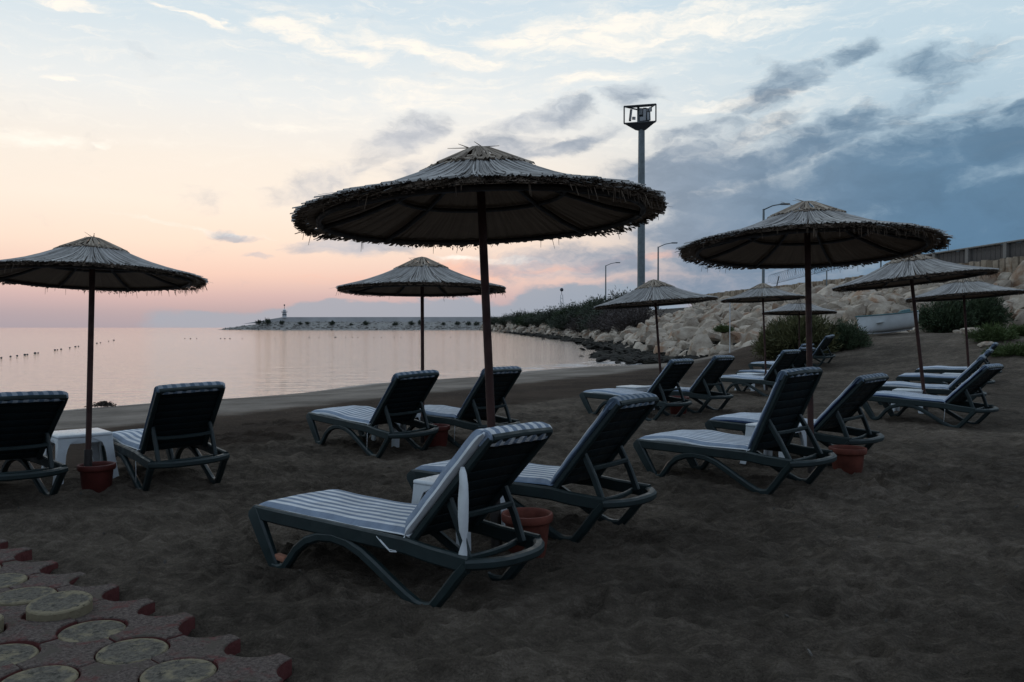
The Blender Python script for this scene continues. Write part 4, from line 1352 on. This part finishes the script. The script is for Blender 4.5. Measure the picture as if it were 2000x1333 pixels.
for _ in range(900):
    x = rr_.uniform(-228, 40); k = min(1., max(.02, (x + 232) / 46.)) ** .8
    u = rr_.random(); o = -14 + 14 * u; s_ = rr_.uniform(.6, 1.6) * (.5 + .5 * k)
    items.append(((x + 110, o * (.35 + .65 * k), (-.2 + 6.2 * u) * k), (rr_.uniform(-.5, .5), rr_.uniform(-.5, .5), rr_.uniform(0, 6)), (s_ * 1.3, s_, s_ * .8), rr_.randrange(4)))
stuff(joined('armour_stones', items, LOWB, M_bw, bw))
mb = MB()
mb.add([(-72, 1, 6.), (154, 1, 6.), (154, 1, 9.9), (-72, 1, 9.7), (-72, 4, 6.), (154, 4, 6.), (154, 4, 9.9), (-72, 4, 9.7), (-104, 2.5, 4.4), (-104, 3.5, 4.4)],
       [(0, 1, 2, 3), (3, 2, 6, 7), (1, 5, 6, 2), (4, 7, 6, 5), (8, 0, 3), (9, 7, 4), (8, 3, 7, 9)])
link('crest_wall', mb.mesh('crest_wall', M_bwwall), bw)
for i_, (px_, wid) in enumerate(((505, 9), (522, 12), (551, 8), (586, 6), (600, 6), (648, 9), (686, 5), (715, 9), (772, 8), (803, 8), (822, 9), (866, 6), (894, 8), (915, 8), (931, 8), (957, 7), (980, 7), (992, 8))):
    x = (px_ - 1000) / 1614. * 648
    h = wid / 1614. * 648 * .5
    bush('dark shrub on the distant breakwater rocks, %s' % nth(i_), 'tiny', x, 648, 3.2 + rr_.uniform(-.5, .8), h * 1.55, h * 1.75, rr_.uniform(0, 6), None, 'shrub', 'shrubs on the breakwater', 'shrub')

# harbour light at the breakwater's end
M_lh_white = simple('white_paint', (.62, .62, .62), .6, .1, .5, 0)
M_lh_dark = simple('dark_paint', (.05, .055, .07), .6, .2, .5, 0)
lh = thing('harbour_light', 'white harbour light tower with dark band on the breakwater end', 'lighthouse', ((555 - 1000) / 1614. * 655, 656, 9.5))
m_ = MB(); m_.lathe([(0, -.3), (1.75, -.3), (1.55, 3.7), (0, 3.7)], 16, caps=False); link('tower', m_.mesh('tower', M_lh_white, True, 40), lh)
m_ = MB(); m_.lathe([(1.69, 1.6), (1.74, 1.6), (1.68, 2.5), (1.63, 2.5)], 16, caps=False); link('band', m_.mesh('band', M_lh_dark, True, 40), lh)
m_ = MB(); m_.lathe([(0, 3.7), (2.3, 3.75), (2.3, 3.95), (0, 3.95)], 16, caps=False)
for q in range(10):
    a = q * .628; m_.tube([(2.2 * math.cos(a), 2.2 * math.sin(a), 3.9), (2.2 * math.cos(a), 2.2 * math.sin(a), 5.)], .06, 4)
m_.tube([(2.2 * math.cos(q * .314), 2.2 * math.sin(q * .314), 5.) for q in range(20)], .07, 4, closed=True, up=(0, 0, 1))
link('gallery', m_.mesh('gallery', M_lh_dark), lh)
m_ = MB(); m_.lathe([(0, 3.9), (1.1, 3.9), (1.1, 5.6), (1.3, 5.7), (.5, 6.6), (0, 6.7)], 14, caps=False); link('lantern', m_.mesh('lantern', M_lh_white, True, 40), lh)
m_ = MB(); m_.tube([(0, 0, 6.6), (0, 0, 9.6)], .16, 6); m_.lathe([(0, 9.0), (.55, 9.2), (.55, 10.2), (0, 10.4)], 10, caps=False); link('mast_lamp', m_.mesh('mast_lamp', M_lh_dark), lh)

bc = thing('harbour_beacon', 'small pale beacon with dark ball on top behind the thicket', 'beacon', (97 / 1614. * 190, 190, 3.0))
m_ = MB()
for sx in (-1, 1):
    for sy in (-1, 1):
        m_.tube([(sx * .55, sy * .55, 0), (sx * .22, sy * .22, 6.0)], .06, 5)
for z in (2.5, 4., 5.2):
    w_ = .55 - .33 * z / 6
    m_.tube([(w_, w_, z), (-w_, w_, z), (-w_, -w_, z), (w_, -w_, z)], .04, 4, closed=True, up=(0, 0, 1))
link('lattice', m_.mesh('lattice', M_lh_white), bc)
m_ = MB(); m_.tube([(0, 0, 6.), (0, 0, 7.2)], .06, 5); link('stem', m_.mesh('stem', M_lh_dark), bc)
m_ = MB(); m_.lathe([(0, 6.75), (.3, 6.85), (.42, 7.15), (.32, 7.45), (0, 7.6)], 12, caps=False); link('ball', m_.mesh('ball', M_lh_dark, True), bc)

# ------------------------------------------------------------------ mast and street lamps
M_galv = simple('galvanised_steel', (.16, .19, .20), .55, .2, 1.5, .1, 20, metal=.2)
M_steel_dk = simple('dark_steel', (.05, .055, .06), .6, .2, 3, .1, 20)
M_lampglass = simple('lamp_glass', (.5, .52, .53), .2, .1, 3, 0)
MX, MY = 252 / 1614. * 135, 135.
mast = thing('floodlight_mast', 'tall grey floodlight mast rising above the rock embankment', 'light mast', (MX, MY, 4.))
Ht = 30.2
m_ = MB(); m_.tube([(0, 0, -1), (0, 0, 10), (0, 0, 20), (0, 0, Ht)], .60, 12, scales=[1.08, 1.02, .95, .86]); link('pole', m_.mesh('pole', M_galv, True, 40), mast)
for z in (9.6, 19.4):
    m_ = MB(); m_.tube([(0, 0, z), (0, 0, z + .35)], .66 - z * .004, 12); link('collar', m_.mesh('collar', M_galv, True, 40), mast)
# cage: two decks joined at the corners, open at the front
cage = MB()
c1 = [(-2.9, -.5), (2.0, -1.9), (1.2, 1.6), (-.4, 1.5)]
zb, zt = Ht + .35, Ht + 3.1
for z in (zb, zt):
    cage.tube([(x, y, z + (.35 if z == zt and x > 2 else 0)) for x, y in c1], .13, 4, closed=True, up=(0, 0, 1))
for x, y in c1: cage.tube([(x, y, zb), (x, y, zt + (.35 if x > 2 else 0))], .11, 4)
link('cage', cage.mesh('cage', M_steel_dk), mast)
dk_ = MB(); dk_.add([(x, y, zb - .05) for x, y in c1] + [(x * .35, y * .35, zb - 1.0) for x, y in c1], [(0, 1, 2, 3), (0, 4, 5, 1), (1, 5, 6, 2), (2, 6, 7, 3), (3, 7, 4, 0), (4, 7, 6, 5)])
link('deck', dk_.mesh('deck', M_steel_dk), mast)
rf = MB()
tp = [(x, y, zt + (.35 if x > 2 else 0)) for x, y in c1]
rf.add([tp[0], tp[1], (tp[1][0] * .75, tp[1][1] + 1.4, tp[1][2]), (tp[0][0] * .6, tp[0][1] + .9, tp[0][2])], [(0, 1, 2, 3)])
link('top_deck', rf.mesh('top_deck', M_steel_dk), mast)
m_ = MB(); m_.tube([(-.55, -.1, zb - .2), (-.55, -.1, zt)], .2, 8); link('inner_column', m_.mesh('inner_column', M_galv), mast)
m_ = MB(); m_.rbox((.35, .45, zb + 1.45), (2.0, .12, 2.3), .04); link('back_panel', m_.mesh('back_panel', M_steel_dk), mast)
for (x, y, z, w_, h_, rz) in ((-1.85, -.4, 1.35, .28, 1.9, .5), (-1.3, -.3, .9, .5, .5, .3), (-.15, -.6, 1.9, .62, 1.1, .5), (-.05, -.5, .75, .7, .75, -.3), (.38, -.8, 1.35, .55, 2.2, -.25), (.72, -.7, 1.55, .6, 1.7, .4), (1.0, -1.0, 1.1, .5, 1.5, -.6), (1.25, -1.2, 2.1, .4, .7, -.5), (.3, .2, 2.2, .9, .6, .2)):
    m_ = MB(); m_.rbox((0, 0, 0), (w_, .35, h_), .05)
    fl = link('floodlight', m_.mesh('floodlight', M_steel_dk if w_ < .58 else M_galv), mast, (x, y, zb + z), (.25, .12 * math.sin(x * 7), rz))
    m_ = MB(); m_.rbox((0, -.185, 0), (w_ * .8, .02, h_ * .8), .008); link('glass', m_.mesh('glass', M_lampglass), fl)
def street_lamp(label, x, y, z0, top, arm):
    t = thing('street_lamp', label, 'street lamp', (x, y, z0), 0., 'street lamps along the harbour road')
    H_ = top - z0
    m_ = MB(); m_.tube([(0, 0, -.5), (0, 0, H_ * .5), (0, 0, H_)], .13, 8, scales=[1.2, 1, .8]); link('pole', m_.mesh('pole', M_galv, True, 40), t)
    m_ = MB(); m_.tube([(0, 0, H_ - .08), (arm * .5, -.1, H_ + .36 * arm * .5), (arm, -.2, H_ + .27 * arm)], .07, 6); link('arm', m_.mesh('arm', M_galv, True), t)
    m_ = MB(); m_.rbox((arm + .35, -.2, H_ + .27 * arm), (.9, .35, .18), .06); link('lamp_head', m_.mesh('lamp_head', M_galv, True, 40), t)
def lampx(y): return 31.2 - .08 * y
street_lamp('farthest street lamp, rising from the thicket left of the mast', 18.3, 161.5, 4., 13.6, 2.0)
street_lamp('street lamp just right of the floodlight mast', 21.55, 122., 4., 13.4, 2.0)
street_lamp('nearest street lamp, its arm reaching behind the wide shaggy parasol', 24.85, 81.8, 4., 13.2, 1.7)

# thin posts about the wall
M_postw = simple('white_painted_steel', (.55, .57, .58), .5, .1, 2, 0)
def post(name, label, x, y, z0, h, r, mat, cross=None, lean=0.):
    t = thing(name, label, 'post', (x, y, z0))
    t.rotation_euler = (0, lean, 0)
    m_ = MB(); m_.tube([(0, 0, -.4), (0, 0, h)], r, 8); link('shaft', m_.mesh('shaft', mat, True, 40), t)
    if cross:
        m_ = MB(); m_.tube([(-.02, 0, cross[0]), (cross[1], 0, cross[0])], r * .7, 6); link('crossbar', m_.mesh('crossbar', mat, True, 40), t)
    return t
post('thin_pole', 'thin white pole standing in front of the pale boulders', 425.5 / 1614 * 37.8, 37.8, .55, 2.3, .022, M_postw)
post('fence_post', 'thin steel post rising in front of the parapet right of the shaggy parasol pole', 614 / 1614 * 58, 58, 2.6, 2.9, .045, M_galv)
post('fence_post', 'steel post with short crossbar behind the tilted parasol', 719.5 / 1614 * 52, 52, 4.6, 1.9, .05, M_galv, (1.25, .9))
post('fence_post', 'short dark leaning post on the parapet beside the pointed parasol', 515 / 1614 * 74.5, 74.5, 4.9, 1.25, .05, M_steel_dk, None, .22)
# slack coil of wire strung above the parapet
m_ = MB()
pts = []
for q in range(420):
    t = q / 419.
    zw_ = 73 - 17 * t
    a = q * .62
    pts.append((wall_x(zw_) + .45 * math.cos(a), zw_, 5.25 + .75 * t + .5 + .45 * math.sin(a)))
m_.tube(pts, .010, 3, caps=False)
tag(link('wire_coil', m_.mesh('wire_coil', M_galv)), 'thin slack coil of fence wire strung above the stone parapet', 'wire')

# ------------------------------------------------------------------ boat
M_boat = simple('white_hull_paint', (.60, .64, .64), .45, .12, 2, .1, 8)
M_boat_in = simple('boat_inside', (.36, .38, .37), .7, .2, 3, .1, 8)
M_boat_tr = simple('teal_trim', (.06, .14, .15), .5, .2, 3, .1, 8)
boat = thing('rowing_boat', 'white wooden rowing boat drawn up on the sand beside the bush', 'boat', (15.15, 33.4, gz(15.15, 33.4) + .06), R(14))
boat.rotation_euler = (R(-10), R(-8), R(14))
BL = 2.45
def hull_section(u):   # u 0 stern .. 1 bow  (bow points left, away)
    w = .68 * (1 - u ** 2.6) * (.82 + .18 * min(1, u * 4)) + .012
    zk = .02 + .18 * u ** 3
    zg = .62 + .22 * u ** 2
    return w, zk, zg
NS, NT_ = 18, 9
vo = []; vi = []
for i in range(NS):
    u = i / (NS - 1); w, zk, zg = hull_section(u)
    for j in range(2 * NT_ - 1):
        s = (j - (NT_ - 1)) / (NT_ - 1)
        yy = w * math.copysign(min(1, abs(s) ** .62), s); zz = zk + (zg - zk) * abs(s) ** 2.3
        vo.append((BL * (.5 - u), yy, zz)); vi.append((BL * (.5 - u) * .985, yy * .955, zz + (.03 if abs(s) < .95 else 0)))
J = 2 * NT_ - 1
fo = [(i * J + j, i * J + j + 1, (i + 1) * J + j + 1, (i + 1) * J + j) for i in range(NS - 1) for j in range(J - 1)]
m_ = MB(); m_.add(vo, fo); m_.add([vo[j] for j in range(J)], [tuple(range(J))]); link('hull', m_.mesh('hull', M_boat, True, 50), boat)
m_ = MB(); m_.add(vi, [tuple(reversed(f_)) for f_ in fo]); link('lining', m_.mesh('lining', M_boat_in, True, 50), boat)
for s in (0, J - 1):
    m_ = MB(); m_.bar([(vo[i * J + s][0], vo[i * J + s][1] * .985, vo[i * J + s][2]) for i in range(NS)], .05, .055, up=(0, 0, 1)); link('gunwale', m_.mesh('gunwale', M_boat_tr, True, 40), boat)
m_ = MB(); m_.rbox((BL * .5 - .01, 0, .58), (.05, 1.14, .16), .02); link('transom', m_.mesh('transom', M_boat, True, 40), boat)
m_ = MB(); m_.bar([(BL * (.5 - u), 0, hull_section(u)[1] - .03) for u in np.linspace(0, 1, 12)], .06, .05, up=(0, 0, 1)); link('keel', m_.mesh('keel', M_boat, True, 40), boat)
for x in (-.5, .45):
    m_ = MB(); m_.rbox((x, 0, .42), (.24, 1.1 if x > 0 else 1.05, .03), .008); link('thwart', m_.mesh('thwart', M_boat_in), boat)
m_ = MB(); m_.rbox((BL * .5 - .1, .1, .75), (.4, .3, .14), .05); link('outboard_pad', m_.mesh('outboard_pad', M_boat_tr, True, 40), boat)

# ------------------------------------------------------------------ floats on the swimming line
M_float = simple('dark_float', (.05, .05, .055), .5, .3, 3, .1, 10)
m_ = MB(); m_.lathe([(0, -.11), (.09, -.10), (.13, -.04), (.13, .04), (.09, .10), (0, .11)], 12, caps=False)
m_.v = [(z * 1.6, y, x) for x, y, z in m_.v]
ME_float = m_.mesh('float', M_float, True)
def buoy(px_, py_, s=1.):
    Y = 1.86 * 1614 / (py_ - 640)
    o = link('buoy', ME_float, None, ((px_ - 1000) / 1614 * Y, Y, SEA_Z + .04), (0, 0, rr_.uniform(-.6, .6)), s)
    return o
for i_, (px_, py_, s) in enumerate(((2, 700.5, 1), (20, 698, .9), (33, 696.5, .9), (48, 694.5, 1.2), (53, 694, .9), (68, 691.5, 1.5), (74, 691, .9), (107, 685, 1.2), (112, 684.5, .8), (119, 683.5, 1.2), (136, 680.5, 1.0), (147, 678.5, 1.3), (153, 677.5, 1.), (189, 671.5, 1.4), (196, 670.5, 1.), (212, 667.5, 1.), (222, 665.5, 1.8))):
    tag(buoy(px_, py_, s * .38), 'dark float on the slanting swimming line at left, %s' % nth(i_), 'buoy', 'floats of the left swimming line')
for i_, (px_, py_, s) in enumerate(((361, 662, .9), (372, 662.5, 1.2), (384, 662, .8), (431, 662, 1), (439, 662.3, 1.2), (449, 662.1, 1.2), (473, 662, .8), (537, 661.7, .8), (604, 660, 1.3), (623, 660.2, 1), (655, 660, 1.9), (675, 660, 1.), (688, 660, 1.1), (699, 660, 1.2), (730, 660, 1), (745, 660, 1.2), (770, 660, 1), (783, 660, 1), (880, 659.5, 1.))):
    tag(buoy(px_, py_, s * .5), 'small dark float on the swimming line across the bay, %s' % nth(i_), 'buoy', 'floats of the far swimming line')

# ------------------------------------------------------------------ small things on the sand
M_weed = simple('dried_seaweed', (.055, .042, .032), .95, .4, 12, .6, 40)
hx_, hy_ = -9.2, 18.6
wp = thing('seaweed_heap', 'small dark heap of seaweed at the waterline behind the left pole', 'seaweed', (hx_, hy_, gz(hx_, hy_)))
m_ = MB()
for k in range(260):
    a = rr_.uniform(0, 6.28); r0 = abs(rr_.gauss(0, .16))
    p = Vector((r0 * math.cos(a) * 1.3, r0 * math.sin(a) * .6, .14 * math.exp(-(r0 / .25) ** 2) * rr_.uniform(.2, 1) + .01))
    q = p + Vector((rr_.uniform(-.09, .09), rr_.uniform(-.09, .09), rr_.uniform(-.03, .06)))
    m_.tube([p, (p + q) / 2 + Vector((0, 0, .02)), q], .014, 3, at=rr_.random())
stuff(link('strands', m_.mesh('strands', M_weed), wp, sc=.75))
M_brick = simple('orange_brick', (.30, .13, .08), .9, .2, 20, .3, 60)
m_ = MB(); m_.rbox((0, 0, .0), (.10, .05, .035), .008)
p2 = Vector((-1.445, 5.165))
tag(link('brick_fragment', m_.mesh('brick_fragment', M_brick, True, 40), None, (p2.x, p2.y, .055), (0, .1, -.6)), 'small orange brick fragment wedged in the front foot of the nearest lounger', 'brick')
M_peb = material('pebble', m_rock((.05, .045, .04), (.26, .24, .21), (.12, .10, .085)))
items = []
for k in range(1300):
    x = rr_.uniform(-5, 10); y = rr_.uniform(2.5, 20)
    if shore_d(x, y) < 6 or paved(x, y) > -.6: continue
    s = .004 + .012 * rr_.random() ** 4
    items.append(((x, y, gz(x, y) + s * .3), (rr_.uniform(0, 3), rr_.uniform(0, 3), 0), (s * 1.4, s, s * .8), rr_.randrange(4)))
PEB = [boulder_mesh(500 + i, .7, 1, M_peb, 7) for i in range(4)]
stuff(joined('pebbles', items, PEB, M_peb))
slope_rocks = [(17.9, 31.2, .33), (16.7, 29.8, .38), (18.6, 31.9, .2), (16.9, 26.6, .3), (15.5, 24.9, .18), (17.6, 27.4, .45), (15.1, 26.3, .22), (19.4, 29.6, .5), (18.0, 33.3, .25)]
labs = ['small pale rock on the sandy slope just left of the farthest right pole', 'long pale rock lying on the slope between the two right poles', 'tiny pale stone high on the sandy slope', 'pale stone beside the bright green tuft', 'flat pale stone lower on the slope, left of the tuft', 'grey boulder between the two grass tufts at right', 'small stone on the slope above the right hand rows', 'pale boulder at the picture edge above the tuft', 'small stone below the dark green bush right of the boat']
for (x, y, s), lab in zip(slope_rocks, labs):
    tag(link('loose_rock', BOULD[rr_.randrange(9)], None, (x, y, gz(x, y) + s * .15), (.1, .1, rr_.uniform(0, 6)), (s * 1.5, s, s * .7)), lab, 'rock', 'loose rocks on the sandy slope')
